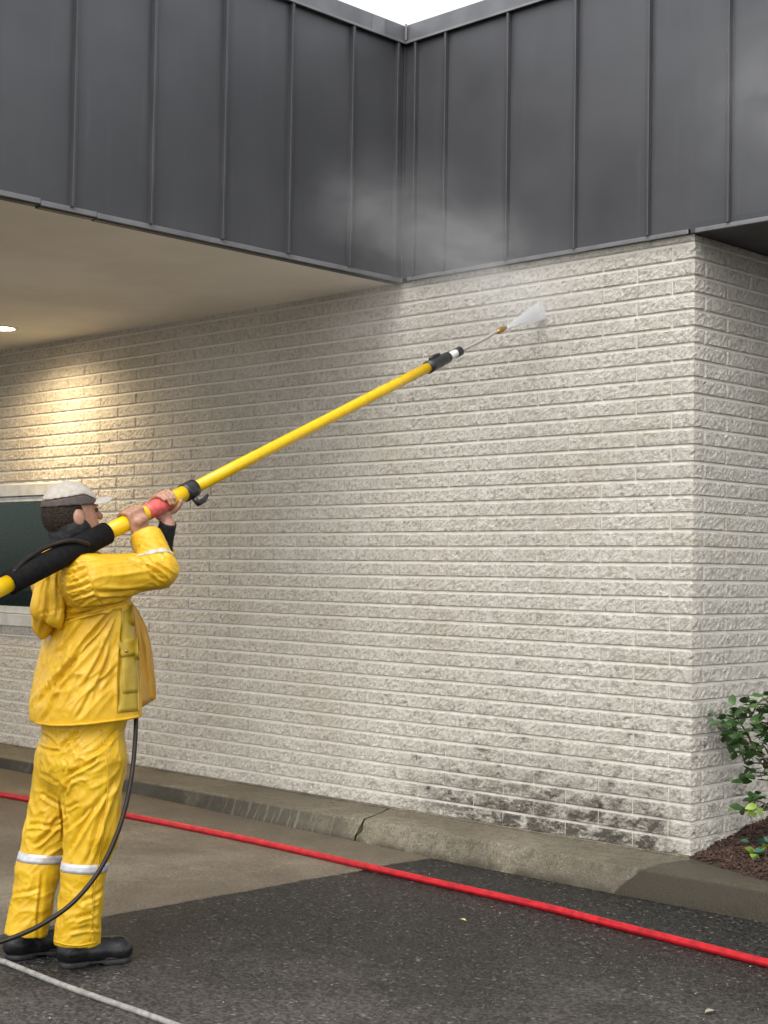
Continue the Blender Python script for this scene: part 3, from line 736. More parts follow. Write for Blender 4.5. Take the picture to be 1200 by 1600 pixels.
# ---- cap, hair, neck gaiter
cp = Field(Hc-.2, Hc+.28, .0045); upn = HRm[2]
cp.ell(hd(-.004, 0, .030), HRm, (.110, .091, .102)); cp.keep(lambda P: .038-((P-Hc)@upn)-.10*((P-Hc)@HRm[0]))
cp.ell(hd(-.004, 0, .026), HRm, (.103, .083, .098), 0, True)
cD = cp.D.copy(); edge_ = lambda P: .074-((P-Hc)@upn)-.55*np.maximum(0, ((P-Hc)@HRm[0])-.035)
cp.keep(edge_); V, Fq = cp.mesh(); cap = mk('cap', smooth_verts(V, Fq, 2), Fq, M['cap'], pp, True)
cp.D = cD; cp.keep(lambda P: -edge_(P)+.0015); V, Fq = cp.mesh(); mk('rear_panel', smooth_verts(V, Fq, 1), Fq, M['capd'], cap, True)
br = Field(Hc-.2, Hc+.28, .0045); BRm = rotm(hF*math.cos(-.05)+upn*math.sin(-.05), UP)
br.ell(hd(.098, 0, .046), BRm, (.072, .078, .0075)); br.ell(hd(-.004, 0, .026), HRm, (.101, .082, .096), 0, True)
V, Fq = br.mesh()
q = V-Hc; V = V-upn*(((q@HRm[1])**2)*3.2)[:, None]; mk('brim', smooth_verts(V, Fq, 1), Fq, M['cap'], cap, True)
bt = hd(-.004, 0, .131); Ve, Fe = tube_vf([bt-upn*.004, bt, bt+upn*.004], [.009, .009, .004], 10); mk('button', Ve, Fe, M['cap'], cap, True)
hr = Field(Hc-.2, Hc+.2, .0045)
hr.ell(hd(-.010, 0, .016), HRm, (.104, .084, .104)); hr.keep(lambda P: ((P-Hc)@upn)-.048); hr.keep(lambda P: -.082-((P-Hc)@upn)); hr.keep(lambda P: ((P-Hc)@HRm[0])-.022+.35*np.abs(((P-Hc)@upn)))
for s in (-1, 1): hr.ell(hd(-.004, s*.085, -.008), HRm, (.026, .02, .036), 0, True)
V, Fq = hr.mesh(); V = smooth_verts(V, Fq, 1); V = crumple(V, Fq, .0022, 60, 3, (1, 1, .4)); mk('hair', V, Fq, M['hair'], pp, True)
ng = Field(Hc-.3, Hc+.2, .0055)
ng.cone(hd(-.022, 0, -.072), neck0+UP*.01, .070, .082); ng.cone(hd(.018, 0, -.080), hd(-.03, 0, -.068), .062, .064, .02); ng.cone(hd(-.012, -.03, -.05), hd(-.012, .03, -.05), .058, .058, .02)
V, Fq = ng.mesh(); V = crumple(V, Fq, .004, 22, 5, (1, 1, 2.5)); mk('neck_gaiter', V, Fq, M['black'], pp, True)

# ---- jacket
prof = [(862, 100, 150, .07), (872, 93, 166, .135), (888, 86, 182, .195), (920, 80, 194, .20), (960, 80, 200, .19), (1000, 75, 206, .185), (1050, 63, 210, .19), (1100, 53, 213, .20), (1150, 54, 215, .20)]
tab = []
for py, l_, r_, b_ in prof:
    c = mp((l_+r_)/2, py, 0.); f_, _, z_ = to_local(c); wv = (r_-l_)/2*(c-CAM)@CF/FPX; tab.append((z_, f_, math.sqrt(max(.03**2, wv**2-(.385*b_)**2))/.923, b_))
tab = np.array(tab[::-1])
def torso(P):
    q = P-MO; f, r, z = q@Fv, q@Rv, P[..., 2]
    cf, a, b = (np.interp(z, tab[:, 0], tab[:, i]) for i in (1, 2, 3))
    k = (np.abs((f-cf)/a)**2.8+np.abs(r/b)**2.8)**(1/2.8)
    return np.maximum((k-1)*np.minimum(a, b)*.9, z-tab[-1, 0])
hem0, hem1 = mp(60, 1131, .0), mp(216, 1112, .0); hs_ = (hem1[2]-hem0[2])/(to_local(hem1)[0]-to_local(hem0)[0])
def hemz(P): return hem0[2]+hs_*(((P-MO)@Fv)-to_local(hem0)[0])
jl, jh = loc(0, 0, .85)-np.array([.5, .5, 0]), loc(0, 0, 1.68)+np.array([.6, .62, 0])
cuR = wrR+(elR-wrR)*.10; cuL = elL+(wrL-elL)*.45
def jacket_field(dr):
    j = Field(jl, jh, .0052)
    j.fn(lambda P: torso(P)-dr, [jl, jh])
    j.cone(neck0-UP*.02, neck0+UP*.035-Fv*.01, .085+dr, .080+dr, .03)
    j.cone(neck0-UP*.06, shR-UP*.015, .085+dr, .085+dr, .05); j.cone(neck0-UP*.06, shL-UP*.015, .085+dr, .085+dr, .05)
    j.cone(shR, elR, .090+dr, .064+dr, .045); j.cone(elR, cuR, .064+dr, .062+dr, .02)
    j.cone(shL, elL, .094+dr, .068+dr, .05); j.cone(elL, cuL, .060+dr, .054+dr, .025)
    return j
J = jacket_field(0.); Jin = jacket_field(-.011)
J.D = np.maximum(J.D, -Jin.D)
dR = (cuR-elR)/np.linalg.norm(cuR-elR); dL = (cuL-elL)/np.linalg.norm(cuL-elL)
def cutcap(P, c, d, r): q = P-c; return np.maximum(np.linalg.norm(q, axis=-1)-r, -(q@d))
J.fn(lambda P: cutcap(P, cuR+dR*.012, dR, .16), [cuR-.18, cuR+.18], 0, True)
J.fn(lambda P: cutcap(P, cuL+dL*.012, dL, .14), [cuL-.16, cuL+.16], 0, True)
J.keep(lambda P: hemz(P)-P[..., 2])
J.fn(lambda P: np.maximum(np.linalg.norm((P-neck0)[..., :2], axis=-1)-.073, (neck0[2]+.03)-P[..., 2]), [neck0-.2, neck0+.2], 0, True)
V, Fq = J.mesh(); V = smooth_verts(V, Fq, 2)
V = crumple(V, Fq, .0026, 8, 1, (1, 1, .5)); V = crumple(V, Fq, .0013, 24, 2, (1., 1., .55))
jl_ = [(92, 886, 140, 880, 3.2, .009), (97, 899, 134, 890, 3, .009), (103, 912, 137, 901, 3, .009), (108, 924, 140, 911, 3, .008), (114, 936, 146, 922, 3, .008), (124, 945, 150, 932, 3, .007),
       (120, 874, 155, 872, 3, .005), (96, 952, 160, 947, 3.5, .008), (100, 968, 205, 938, 4.2, .014), (148, 925, 244, 924, 4, .010), (150, 940, 200, 932, 4, .006),
       (221, 874, 246, 897, 3.2, .008), (236, 872, 264, 899, 3.2, .009), (228, 884, 254, 905, 3, .006), (225, 852, 262, 868, 3, .006), (218, 840, 250, 846, 3, .005), (200, 872, 224, 884, 3.5, .006),
       (186, 948, 56, 1098, 6.5, .016), (182, 960, 108, 1045, 5, .011), (187, 962, 138, 1062, 4.5, .010), (130, 975, 90, 1020, 5, .008), (176, 1000, 150, 1090, 5, .007), (110, 1060, 66, 1125, 5, .008), (100, 1000, 84, 1050, 5, .006),
       (190, 965, 186, 1105, 3.6, .012), (205, 1040, 196, 1100, 3.5, .006), (160, 1060, 120, 1120, 5, .006)]
pq = proj(V)
def zone(cx, cy, rx, ry, pq=None): return np.clip(1.4-np.hypot((pq[:, 0]-cx)/rx, (pq[:, 1]-cy)/ry)*1.2, 0, 1)
dg = mp(190, 950, .2)-mp(60, 1110, .2)
V = folds(V, Fq, zone(135, 1040, 105, 90, pq), dg, 2.2, 17, .0085, 3)
V = folds(V, Fq, zone(118, 905, 48, 55, pq), mp(150, 890, .2)-mp(100, 905, .2), 4, 30, .0055, 9)
V = folds(V, Fq, zone(190, 900, 55, 45, pq), elR-shR, 2.5, 20, .0055, 14)
V = folds(V, Fq, zone(255, 885, 38, 45, pq), mp(268, 905, .2)-mp(225, 872, .2), 4, 32, .0065, 19)
V = folds(V, Fq, zone(225, 845, 32, 28, pq), mp(245, 838, .2)-mp(205, 850, .2), 5, 30, .0045, 23)
V = creases(V, Fq, jl_)
jacket = mk('jacket', V, Fq, M['rain'], pp, True)
bvJ = BVHTree.FromPolygons([tuple(v) for v in V], [tuple(int(i) for i in f) for f in Fq]); JV_, JF_ = V, Fq
def patch(name, quad, nu, nv, th, off, mat, parent, bv, lat=.2, rim=True):
    """a sewn-on piece that follows the cloth under it"""
    q = [np.array(c, float) for c in quad]; top_, bot_ = [], []
    for j in range(nv+1):
        for i in range(nu+1):
            u, v_ = i/nu, j/nv; p = (1-v_)*((1-u)*q[0]+u*q[1])+v_*((1-u)*q[3]+u*q[2]); d = Vector(ray(*p)).normalized()
            h_, n_, _, _ = bv.ray_cast(Vector(CAM), d)
            if h_ is None: h_ = Vector(mp(p[0], p[1], lat)); n_ = -d
            if n_.dot(d) > 0: n_ = -n_
            nn = (n_-d).normalized()
            top_.append(h_+nn*(off+th)); bot_.append(h_+nn*(off-.004))
    Vp = top_+bot_; b = len(top_); w_ = nu+1; Fp = []
    for j in range(nv):
        for i in range(nu): f = (j*w_+i, j*w_+i+1, (j+1)*w_+i+1, (j+1)*w_+i); Fp += [f[::-1], tuple(b+k for k in f)]
    edge = [i for i in range(nu)]+[j*w_+nu for j in range(nv)]+[nv*w_+i for i in range(nu, 0, -1)]+[j*w_ for j in range(nv, 0, -1)]
    for k in range(len(edge)): a_, c_ = edge[k], edge[(k+1) % len(edge)]; Fp.append((a_, c_, b+c_, b+a_))
    return mk(name, Vp, Fp, mat, parent, True)
patch('front_panel', [(190, 950), (208, 944), (217, 1111), (184, 1114)], 6, 24, .001, .0015, M['olive'], jacket, bvJ)
patch('pocket', [(187, 1000), (216, 996), (217, 1082), (192, 1084)], 5, 12, .0012, .003, M['olive'], jacket, bvJ)
pf = patch('pocket_flap', [(184, 1001), (217, 996), (218, 1022), (189, 1027)], 6, 5, .0018, .0055, M['olive'], jacket, bvJ)
c_, n_, _, _ = bvJ.ray_cast(Vector(CAM), Vector(ray(197, 1017)).normalized()); c_ = np.array(c_); dv = (CAM-c_)/np.linalg.norm(CAM-c_)
Ve, Fe = tube_vf([c_+dv*.005, c_+dv*.011, c_+dv*.013], [.007, .007, .003], 10); mk('snap_button', Ve, Fe, M['brass'], pf, True)
# open left front of the jacket, hanging forward and showing its inner side
Vp = []; Fp = []; rows = [(206, 940, 207, 941), (209, 960, 218, 958), (212, 985, 229, 980), (214, 1010, 236, 1006), (215, 1040, 240, 1036), (216, 1070, 243, 1064), (216, 1095, 244, 1084), (215, 1110, 243, 1092)]
for a_, b_, c2, d2 in rows:
    for k in range(6):
        t = k/5; x, y = a_+(c2-a_)*t, b_+(d2-b_)*t; Vp.append(mp(x, y, .06-.15*t+.018*math.sin(t*7+y*.04)+.012*math.sin(t*13)))
for j in range(len(rows)-1):
    for i in range(5): f = (j*6+i, j*6+i+1, j*6+i+7, j*6+i+6); Fp.append(f)
b = len(Vp); Vp += [v-Rv*.006 for v in Vp]; Fp += [tuple(b+i for i in f[::-1]) for f in Fp]
nr = len(rows); edge = [i for i in range(5)]+[j*6+5 for j in range(nr-1)]+[(nr-1)*6+i for i in range(5, 0, -1)]+[j*6 for j in range(nr-1, 0, -1)]
for k in range(len(edge)): a_, c2 = edge[k], edge[(k+1) % len(edge)]; Fp.append((a_, b+a_, b+c2, c2))
mk('open_front_flap', Vp, Fp, M['lining'], jacket, True)
# hem roll
hp = []
for k in range(40):
    x = 57+(217-57)*k/39; y = 1130-(x-60)*.118+1.5*math.sin(k*.5); h_, n_, _, _ = bvJ.ray_cast(Vector(CAM), Vector(ray(x, y-6)).normalized())
    if h_ is not None: hp.append(np.array([h_.x, h_.y, hemz(np.array(h_))+.006])+(np.array([n_.x, n_.y, 0]))*.003)
tube('hem', hp, .0055, M['rain'], jacket, 6)
def ring_band(name, a, d_, s0, s1, bv, rmax, off, mat, parent, n=44, th=.0025, hollow=False):
    d_ = d_/np.linalg.norm(d_); u_, v_ = frame(d_); V = []; Fs = []
    for k in range(n):
        an = 2*math.pi*k/n; o_ = math.cos(an)*u_+math.sin(an)*v_; rr = []
        for q in range(4):
            c = a+d_*(s0+(s1-s0)*q/3); h_, n_, _, ds = bv.ray_cast(Vector(c), Vector(o_)); 
            if h_ is not None and hollow: h2, _n, _i, d2 = bv.ray_cast(h_+Vector(o_)*.003, Vector(o_)); ds = ds+.003+(d2 if d2 and d2 < .03 else .008)
            rr.append(min(ds if ds else rmax, rmax))
        for q in range(4): V.append(a+d_*(s0+(s1-s0)*q/3)+o_*(rr[q]+off+th))
        for q in range(4): V.append(a+d_*(s0+(s1-s0)*q/3)+o_*(rr[q]+off-.004))
    for k in range(n):
        b, e = 8*k, 8*((k+1) % n)
        for q in range(3): Fs += [(b+q, b+q+1, e+q+1, e+q), (b+4+q, e+4+q, e+5+q, b+5+q)]
        Fs += [(b, e, e+4, b+4), (b+3, b+7, e+7, e+3)]
    return mk(name, V, Fs, mat, parent, True)
ax = (cuR-elR)/np.linalg.norm(cuR-elR)
ring_band('reflective_band', elR, ax, .030, .052, bvJ, .13, .001, M['band2'], jacket, hollow=True)
def seam_line(name, pts, r, par_, bv, mat, n=8, off=.0015):
    out = []
    for x, y in spline([(a, b, 0) for a, b in pts], n)[:, :2]:
        h_, n_, _, _ = bv.ray_cast(Vector(CAM), Vector(ray(x, y)).normalized())
        if h_ is not None: out.append(np.array(h_)+np.array(n_)*off)
    out = np.array(out); out[1:-1] = (out[:-2]+out[1:-1]*2+out[2:])/4
    return tube(name, out, r, mat, par_, 6)
seam_line('cape_edge', [(99, 968), (120, 962), (150, 955), (180, 945), (200, 938)], .0045, jacket, bvJ, M['rain'])
seam_line('armhole_seam', [(132, 876), (140, 900), (150, 925), (163, 946)], .0022, jacket, bvJ, M['rain'])
seam_line('front_edge', [(209, 946), (212, 990), (214, 1040), (215, 1085), (216, 1111)], .0035, jacket, bvJ, M['olive'])
# hood hanging down the back
HB = rotm(Fv, UP); hf = Field(loc(-.6, -.3, 1.1), loc(.3, .4, 1.75)+np.array([.3, .3, 0]), .006)
hf = Field(loc(0, 0, 1.12)-np.array([.5, .55, 0]), loc(0, 0, 1.66)+np.array([.4, .2, 0]), .006)
hf.cone(mp(100, 866, .03), mp(82, 900, .05), .045, .05, .02); hf.cone(mp(82, 900, .06), mp(72, 950, .05), .05, .055, .03); hf.cone(mp(72, 940, -.03), mp(68, 975, -.02), .05, .045, .03); hf.cone(mp(88, 925, .10), mp(86, 965, .09), .032, .030, .02)
hf.cone(mp(68, 970, .02), mp(66, 992, .0), .035, .016, .02); hf.cone(mp(84, 965, .10), mp(92, 978, .08), .028, .014, .02)
hf.cone(mp(75, 985, .07), mp(78, 1010, .06), .032, .03, .0, True)
V, Fq = hf.mesh(); V = smooth_verts(V, Fq, 2); V = crumple(V, Fq, .005, 13, 8, (1, 1, .45))
V = creases(V, Fq, [(80, 895, 66, 985, 4, .010), (92, 900, 88, 965, 3.5, .010), (72, 905, 60, 950, 3, .006), (64, 960, 98, 950, 3, .005)]); mk('hood', V, Fq, M['rain'], jacket, True)
# collar
cl = [(neck0+UP*(.02+.012*math.sin(a))+Fv*(.083*math.cos(a)-.006)+Rv*(.083*math.sin(a))) for a in np.linspace(.5, 2*math.pi-.5, 26)]
Vp = []; Fp = []
for i, c in enumerate(cl):
    o_ = (c-neck0)*np.array([1, 1, 0]); o_ /= np.linalg.norm(o_); Vp += [c-UP*.02, c+UP*.038+o_*.008, c+UP*.038+o_*.014, c-UP*.02+o_*.009]
for i in range(len(cl)-1):
    for k in range(4): Fp.append((i*4+k, i*4+(k+1) % 4, (i+1)*4+(k+1) % 4, (i+1)*4+k))
mk('collar', Vp, Fp, M['rain'], jacket, True)
# black undersleeve on the far forearm
Ve, Fe = tube_vf(spline([cuL-dL*.05, cuL+dL*.01, (cuL+wrL)/2, wrL+(wrL-cuL)*.12], 5), [.05, .046, .044, .043, .042, .042, .041, .04, .039, .038, .037, .036, .036, .035, .034, .033][:16], 14)
mk('undersleeve', Ve, Fe, M['black'], pp, True)

# ---- trousers
T = Field(loc(0, 0, .06)-np.array([.42, .42, 0]), loc(0, 0, 1.10)+np.array([.45, .45, 0]), .0055)
tw = to_local(mp(130, 1150, 0))[0]; T.ell(loc(tw, 0, .96), rotm(Fv, UP), (.165, .185, .20)); T.ell(mp(128, 1185, 0), rotm(Fv, UP), (.160, .180, .16), .05)
kcR, kcL = mp(143, 1300, .11), mp(78, 1300, -.12); cfR, cfL = mp(121, 1474, .105), mp(40, 1460, -.135)
T.cone(mp(142, 1190, .085), kcR, .122, .094, .04); T.cone(kcR, mp(130, 1360, .112), .094, .077, .02); T.cone(mp(130, 1360, .112), cfR, .077, .083, .02)
T.cone(mp(106, 1190, -.09), kcL, .122, .090, .04); T.cone(kcL, mp(59, 1360, -.13), .090, .080, .02); T.cone(mp(59, 1360, -.13), cfL, .080, .078, .02)
def legcut(c, n): 
    n = n/np.linalg.norm(n); return lambda P: np.maximum(-((P-c)@n), np.linalg.norm((P-c)[..., :2], axis=-1)-.125)
for c, k_ in ((cfR, mp(130, 1360, .112)), (cfL, mp(59, 1360, -.13))):
    dn = (c-k_)/np.linalg.norm(c-k_); T.fn(legcut(c, dn*.5-UP*.5), [c-.2, c+.2], 0, True)
    T.cone(c-dn*.03, c+dn*.05, .070, .070, 0, True)
V, Fq = T.mesh(); V = smooth_verts(V, Fq, 2); V = crumple(V, Fq, .0032, 7, 21, (1, 1, .6)); V = crumple(V, Fq, .0014, 22, 22, (1, 1, .5))
pq = proj(V)
V = folds(V, Fq, zone(130, 1190, 85, 70, pq), mp(180, 1150, .15)-mp(100, 1200, .15), 3, 17, .0075, 41)
V = folds(V, Fq, zone(145, 1290, 60, 75, pq), mp(178, 1220, .2)-mp(130, 1340, .2), 2.2, 18, .0085, 47)
V = folds(V, Fq, zone(70, 1300, 48, 75, pq), mp(100, 1260, -.1)-mp(40, 1310, -.1), 3, 18, .0085, 52)
V = folds(V, Fq, zone(125, 1430, 55, 65, pq), mp(160, 1420, .2)-mp(95, 1440, .2), 4.5, 20, .007, 57)
V = folds(V, Fq, zone(40, 1410, 45, 70, pq), mp(70, 1395, -.1)-mp(20, 1420, -.1), 4.5, 18, .006, 61)
V = creases(V, Fq, [(94, 1172, 120, 1142, 4, .012), (93, 1175, 60, 1167, 3.5, .010), (90, 1166, 64, 1146, 3.5, .008), (102, 1240, 110, 1208, 4, .011), (108, 1212, 150, 1185, 4, .013), (134, 1188, 182, 1144, 4.5, .009),
    (136, 1342, 180, 1222, 5, .011), (106, 1330, 172, 1228, 5.5, .010), (102, 1300, 140, 1262, 4.5, .008), (44, 1290, 84, 1290, 4, .010), (82, 1290, 102, 1270, 4, .011), (54, 1320, 96, 1286, 4, .010), (66, 1240, 96, 1262, 4, .007), (64, 1210, 92, 1222, 4, .006),
    (104, 1262, 122, 1256, 3.5, .008), (120, 1438, 148, 1424, 4, .010), (112, 1454, 156, 1450, 4, .010), (128, 1410, 162, 1392, 4, .008), (146, 1384, 150, 1470, 4, .006), (64, 1370, 60, 1460, 4, .007), (20, 1400, 60, 1388, 4, .006), (98, 1240, 97, 1310, 4, .012), (112, 1150, 128, 1196, 5, .006), (100, 1188, 104, 1202, 3, .009)])
trousers = mk('trousers', V, Fq, M['trous'], pp, True)
bvT = BVHTree.FromPolygons([tuple(v) for v in V], [tuple(int(i) for i in f) for f in Fq])
seam_line('side_seam', [(158, 1140), (168, 1200), (166, 1260), (156, 1330), (146, 1400), (140, 1470)], .0022, trousers, bvT, M['trous'])
seam_line('cuff_hem', [(85, 1471), (105, 1476), (125, 1477), (150, 1472)], .0032, trousers, bvT, M['trous'])
for k_, c, bx, y0, y1, lat in ((mp(130, 1360, .112), cfR, 130, 1346, 1360, .112), (mp(59, 1360, -.13), cfL, 62, 1331, 1345, -.13)):
    up_ = mp(bx+3, y0-30, lat); d_ = k_-up_; d_ /= np.linalg.norm(d_); s0 = (mp(bx, y0, lat)-up_)@d_; s1 = (mp(bx, y1, lat)-up_)@d_
    ring_band('reflective_band', up_, d_, s0, s1, bvT, .104, -.0005, M['band'], trousers)

# ---- boots
def boot(heel, toe, name_lab, ank):
    h0, t0 = onz(*heel, .0), onz(*toe, .0); d_ = t0-h0; d_[2] = 0; Ln = np.linalg.norm(d_); d_ /= Ln; s_ = np.array([d_[1], -d_[0], 0]); Rm = np.stack([d_, s_, UP]); k = Ln/.30
    def b_(f, r, z): return h0+d_*f*k+s_*r+UP*z
    B = Field(h0-.16, h0+d_*Ln+np.array([.16, .16, .27]), .005)
    B.cone(b_(.05, 0, .045), b_(.14, 0, .048), .045, .048); B.cone(b_(.14, 0, .05), b_(.235, 0, .045), .050, .050, .02); B.ell(b_(.245, 0, .045), Rm, (.055*k, .052, .045), .02)
    B.cone(b_(.055, 0, .06), np.array([ank[0], ank[1], .17]), .052, .060, .03); B.keep(lambda P: P[..., 2]-.155); B.keep(lambda P: .022-P[..., 2])
    V, Fq = B.mesh(); V = smooth_verts(V, Fq, 2); V = crumple(V, Fq, .0015, 18, 31)
    bo = mk('boot', V, Fq, M['rubber'], pp, True)
    S = Field(h0-.16, h0+d_*Ln+np.array([.16, .16, .1]), .0045)
    def sol(P):
        q = P-h0; f, r = (q@d_)/k, q@s_; c = np.clip(f, .05, .245); w_ = np.interp(f, [0, .05, .13, .2, .26, .3], [.046, .047, .042, .05, .052, .046])
        dd = np.hypot(f-c, r)-w_; z = P[..., 2]; hz = np.interp(f, [.0, .11, .13, .3], [.036, .034, .030, .030]); gr = .004*(np.abs(z-.020) < .004)
        ar = np.interp(f, [.10, .115, .16, .18], [.0, .010, .010, .0]); return np.maximum(np.maximum(dd+gr, z-hz), ar-z)
    S.fn(sol, [S.lo, S.lo+S.h*S.n]); V, Fq = S.mesh(); mk('sole', smooth_verts(V, Fq, 1, .4), Fq, M['sole'], bo, True)
boot(*BOOTS[0], 'right', ankR); boot(*BOOTS[1], 'left', ankL)

# ================================================================== SPRAY POLE
pole = thing('spray_pole', PA, 'long yellow telescopic spray pole with black foam grip held by the worker', 'spray pole')
def seg(name, xa, xb, r, mat, par_=pole, sg=18, taper=None):
    a_, b_ = pole_at(xa), pole_at(xb); n_ = 5; P_ = [a_+(b_-a_)*i/(n_-1) for i in range(n_)]
    r_ = [r]*n_ if taper is None else list(np.linspace(r, taper, n_))
    P_ = [P_[0]+(P_[1]-P_[0])*.001]+P_; r_ = [r_[0]*.9]+r_
    return tube(name, P_, r_, M[mat], par_, sg)
rear = seg('rear_tube', -190, 22, R_T, 'yel')
foam = seg('foam_grip', 14, 166, .043, 'foam', sg=22)
seg('grip_tube', 160, 300, R_T, 'yel')
seg('tape_wrap', 227, 262, R_T+.0012, 'tape')
cl_ = seg('clamp', 287, 303, R_T+.006, 'blackp')
seg('front_tube', 298, 678, R_S, 'yel', taper=R_S)
c2 = seg('clamp', 668, 700, .031, 'blackp', taper=.027)
seg('inner_tube', 700, 717, .0195, 'white')
seg('end_collar', 712, 719, .0235, 'blackp')
ln0, ln1 = pole_at(716), pole_at(786)
lance = tube('lance', spline([ln0, ln0+(ln1-ln0)*.55-UP*.003, ln0+(ln1-ln0)*.8+UP*.003, ln1], 5), .0085, M['steel'], pole, 10)
nz = tube('nozzle', [pole_at(776), pole_at(779), pole_at(783), pole_at(790)], [.010, .0155, .0155, .009], M['brass'], pole, 12)
# lever of the middle clamp
a_, b_ = circ(pole_at(292), R_T+.010, -60), circ(pole_at(292), R_T+.032, -75)
tube('lever', [a_, b_+PD*.01, b_+PD*.045, b_+PD*.075+e2*.012], [.012, .013, .011, .006], M['blackp'], cl_, 10)
a_ = circ(pole_at(684), .034, 80); tube('lever', [a_-PD*.05, a_-PD*.02, a_+PD*.03], [.007, .011, .008], M['blackp'], c2, 8)
# hose strapped along the foam grip
tube('strapped_hose', spline([circ(pole_at(20), .040, 40), circ(pole_at(45), .050, 70), circ(pole_at(80), .056, 72), circ(pole_at(108), .054, 40), circ(pole_at(128), .047, -10)], 6), .0095, M['darkh'], foam, 10)
# dark pressure hose hanging from under the jacket to the ground
P_ = [mp(213, 1060, .10), mp(213, 1110, .13), mp(211, 1160, .17), mp(206, 1210, .21), mp(195, 1265, .24), mp(176, 1320, .26), mp(150, 1368, .27), mp(112, 1412, .27), mp(66, 1444, .26), mp(20, 1465, .24), mp(-30, 1480, .2), mp(-90, 1490, .12)]
tube('pressure_hose', spline(P_, 7), .0086, M['darkh'], seg=12, label='thin dark pressure hose hanging from the jacket and curving past the legs', cat='hose')

# ================================================================== PLANTING BED
mw_ = [onx(*q, 0.) for q in ((1092, 1343), (1130, 1313), (1160, 1292), (1200, 1278))]
MY = [-.36, -.27, -.20, -.08]+[float(q[1])+.02 for q in mw_]+[3.]; MZ = [.095, .128, .158, .164]+[max(.168, float(q[2])) for q in mw_]+[float(mw_[-1][2])+.02]
MP = onz(1200, 1374, .14)
def mulchz(x, y):
    b_ = float(np.interp(y, MY, MZ))-.03*max(0, 1-math.hypot(x, y+.02)/.2)
    yb_ = float(np.interp(x, [0, MP[0]], [-.03, MP[1]])); b_ -= .09*max(0, min(1, (yb_+.035-y)/.11))
    return b_+.018*noise.noise((x*5, y*5, 2))+.010*noise.noise((x*17, y*17, 4))
V = []; Fs = []; nx, ny = 60, 50
for j in range(ny+1):
    for i in range(nx+1): x, y = -.0+2.6*i/nx, -.36+2.3*j/ny; V.append((x, y, mulchz(x, y)))
for j in range(ny):
    for i in range(nx): q = j*(nx+1)+i; Fs.append((q, q+1, q+nx+2, q+nx+1))
mk('mulch_bed', V, Fs, M['mulch'], smooth=True, kind='structure')
A = Acc()
for i in range(9000):
    x, y = random.uniform(.005, 1.7)**1.0, random.uniform(-.34, 1.1); z = mulchz(x, y)+random.uniform(0, .008)
    if z < ZK+.001 and y < .05: continue
    l_, w_, t_ = random.uniform(.005, .015), random.uniform(.002, .006), .002
    Vb, Fb = box_vf((-l_, -w_, -t_), (l_, w_, t_)); e = Matrix.Translation((x, y, z)) @ Matrix.Rotation(random.uniform(0, 6.3), 4, 'Z') @ Matrix.Rotation(random.gauss(0, .45), 4, 'Y') @ Matrix.Rotation(random.gauss(0, .5), 4, 'X')
    A.add([e @ Vector(v) for v in Vb], Fb)
mk('bark_mulch', A.V, A.F, M['chip'], kind='stuff', label='reddish brown bark mulch covering the planting bed', cat='mulch')
# leaves share a few meshes
def leaf_mesh(mat, ln, wd, bend):
    V = []; Fs = []; n = 5
    for i in range(n+1):
        t = i/n; w_ = wd*(math.sin(math.pi*min(.985, .06+t*.94))**.75); z = bend*ln*t*t
        V += [(ln*t, -w_, z+.18*w_), (ln*t, 0, z), (ln*t, w_, z+.18*w_)]
    for i in range(n):
        for k in range(2): Fs.append((i*3+k, i*3+k+3, i*3+k+4, i*3+k+1))
    return mesh_of('leaf', V, Fs, mat, True)
LM = {k: [leaf_mesh(M[k], l_, w_, b_) for l_, w_, b_ in ((.05, .017, -.15), (.043, .016, .1), (.056, .018, -.3))] for k in ('leafd', 'leafy', 'leafb')}
def add_leaf(parent, at, dirv, kind, sc=1.):
    o = bpy.data.objects.new('leaf', random.choice(LM[kind])); COL.objects.link(o); o.parent = parent; o.matrix_parent_inverse = Matrix.Translation(parent.location).inverted()
    d_ = Vector(dirv).normalized(); q = d_.to_track_quat('X', 'Z').to_matrix().to_4x4()
    o.matrix_basis = Matrix.Translation(tuple(at)) @ q @ Matrix.Rotation(random.gauss(0, .7), 4, 'X') @ Matrix.Scale(sc*random.uniform(.8, 1.15), 4)
b0 = onz(1212, 1318, .22); YS = b0[1]
bush = thing('shrub', (b0[0], b0[1], .2), 'dark green leafy shrub with bare stem at the wall corner', 'shrub')
def sp(x, y, dy=0.): return ony(x, y, YS+dy)
trunk = spline([sp(1212, 1325), sp(1207, 1285, .01), sp(1214, 1240, -.01), sp(1210, 1195), sp(1216, 1150)], 6)
tube('stem', trunk, np.linspace(.017, .009, len(trunk)), M['bark'], bush, 8)
tips = []
for (x0, y0, x1, y1, dy) in ((1211, 1206, 1180, 1172, -.05), (1180, 1172, 1140, 1140, -.10), (1211, 1200, 1165, 1192, .08), (1165, 1192, 1136, 1128, .10), (1214, 1165, 1175, 1120, .0), (1175, 1120, 1160, 1108, -.1), (1216, 1150, 1205, 1105, .06),
        (1180, 1172, 1155, 1165, -.12), (1210, 1215, 1172, 1207, -.02), (1208, 1265, 1176, 1250, -.03), (1176, 1250, 1160, 1270, .03), (1216, 1150, 1190, 1130, -.14), (1205, 1105, 1180, 1102, .05), (1180, 1172, 1150, 1120, .0), (1175, 1120, 1128, 1132, .02), (1211, 1200, 1190, 1160, .12), (1205, 1105, 1192, 1092, -.1)):
    a_, b_ = sp(x0, y0, 0 if y0 > 1190 else dy*.5), sp(x1, y1, dy); P_ = spline([a_, (a_+b_)/2+UP*.01, b_], 4); tube('branch', P_, np.linspace(.006, .003, len(P_)), M['bark'], bush, 6)
    tips.append((a_, b_, y1))
cnt = 0
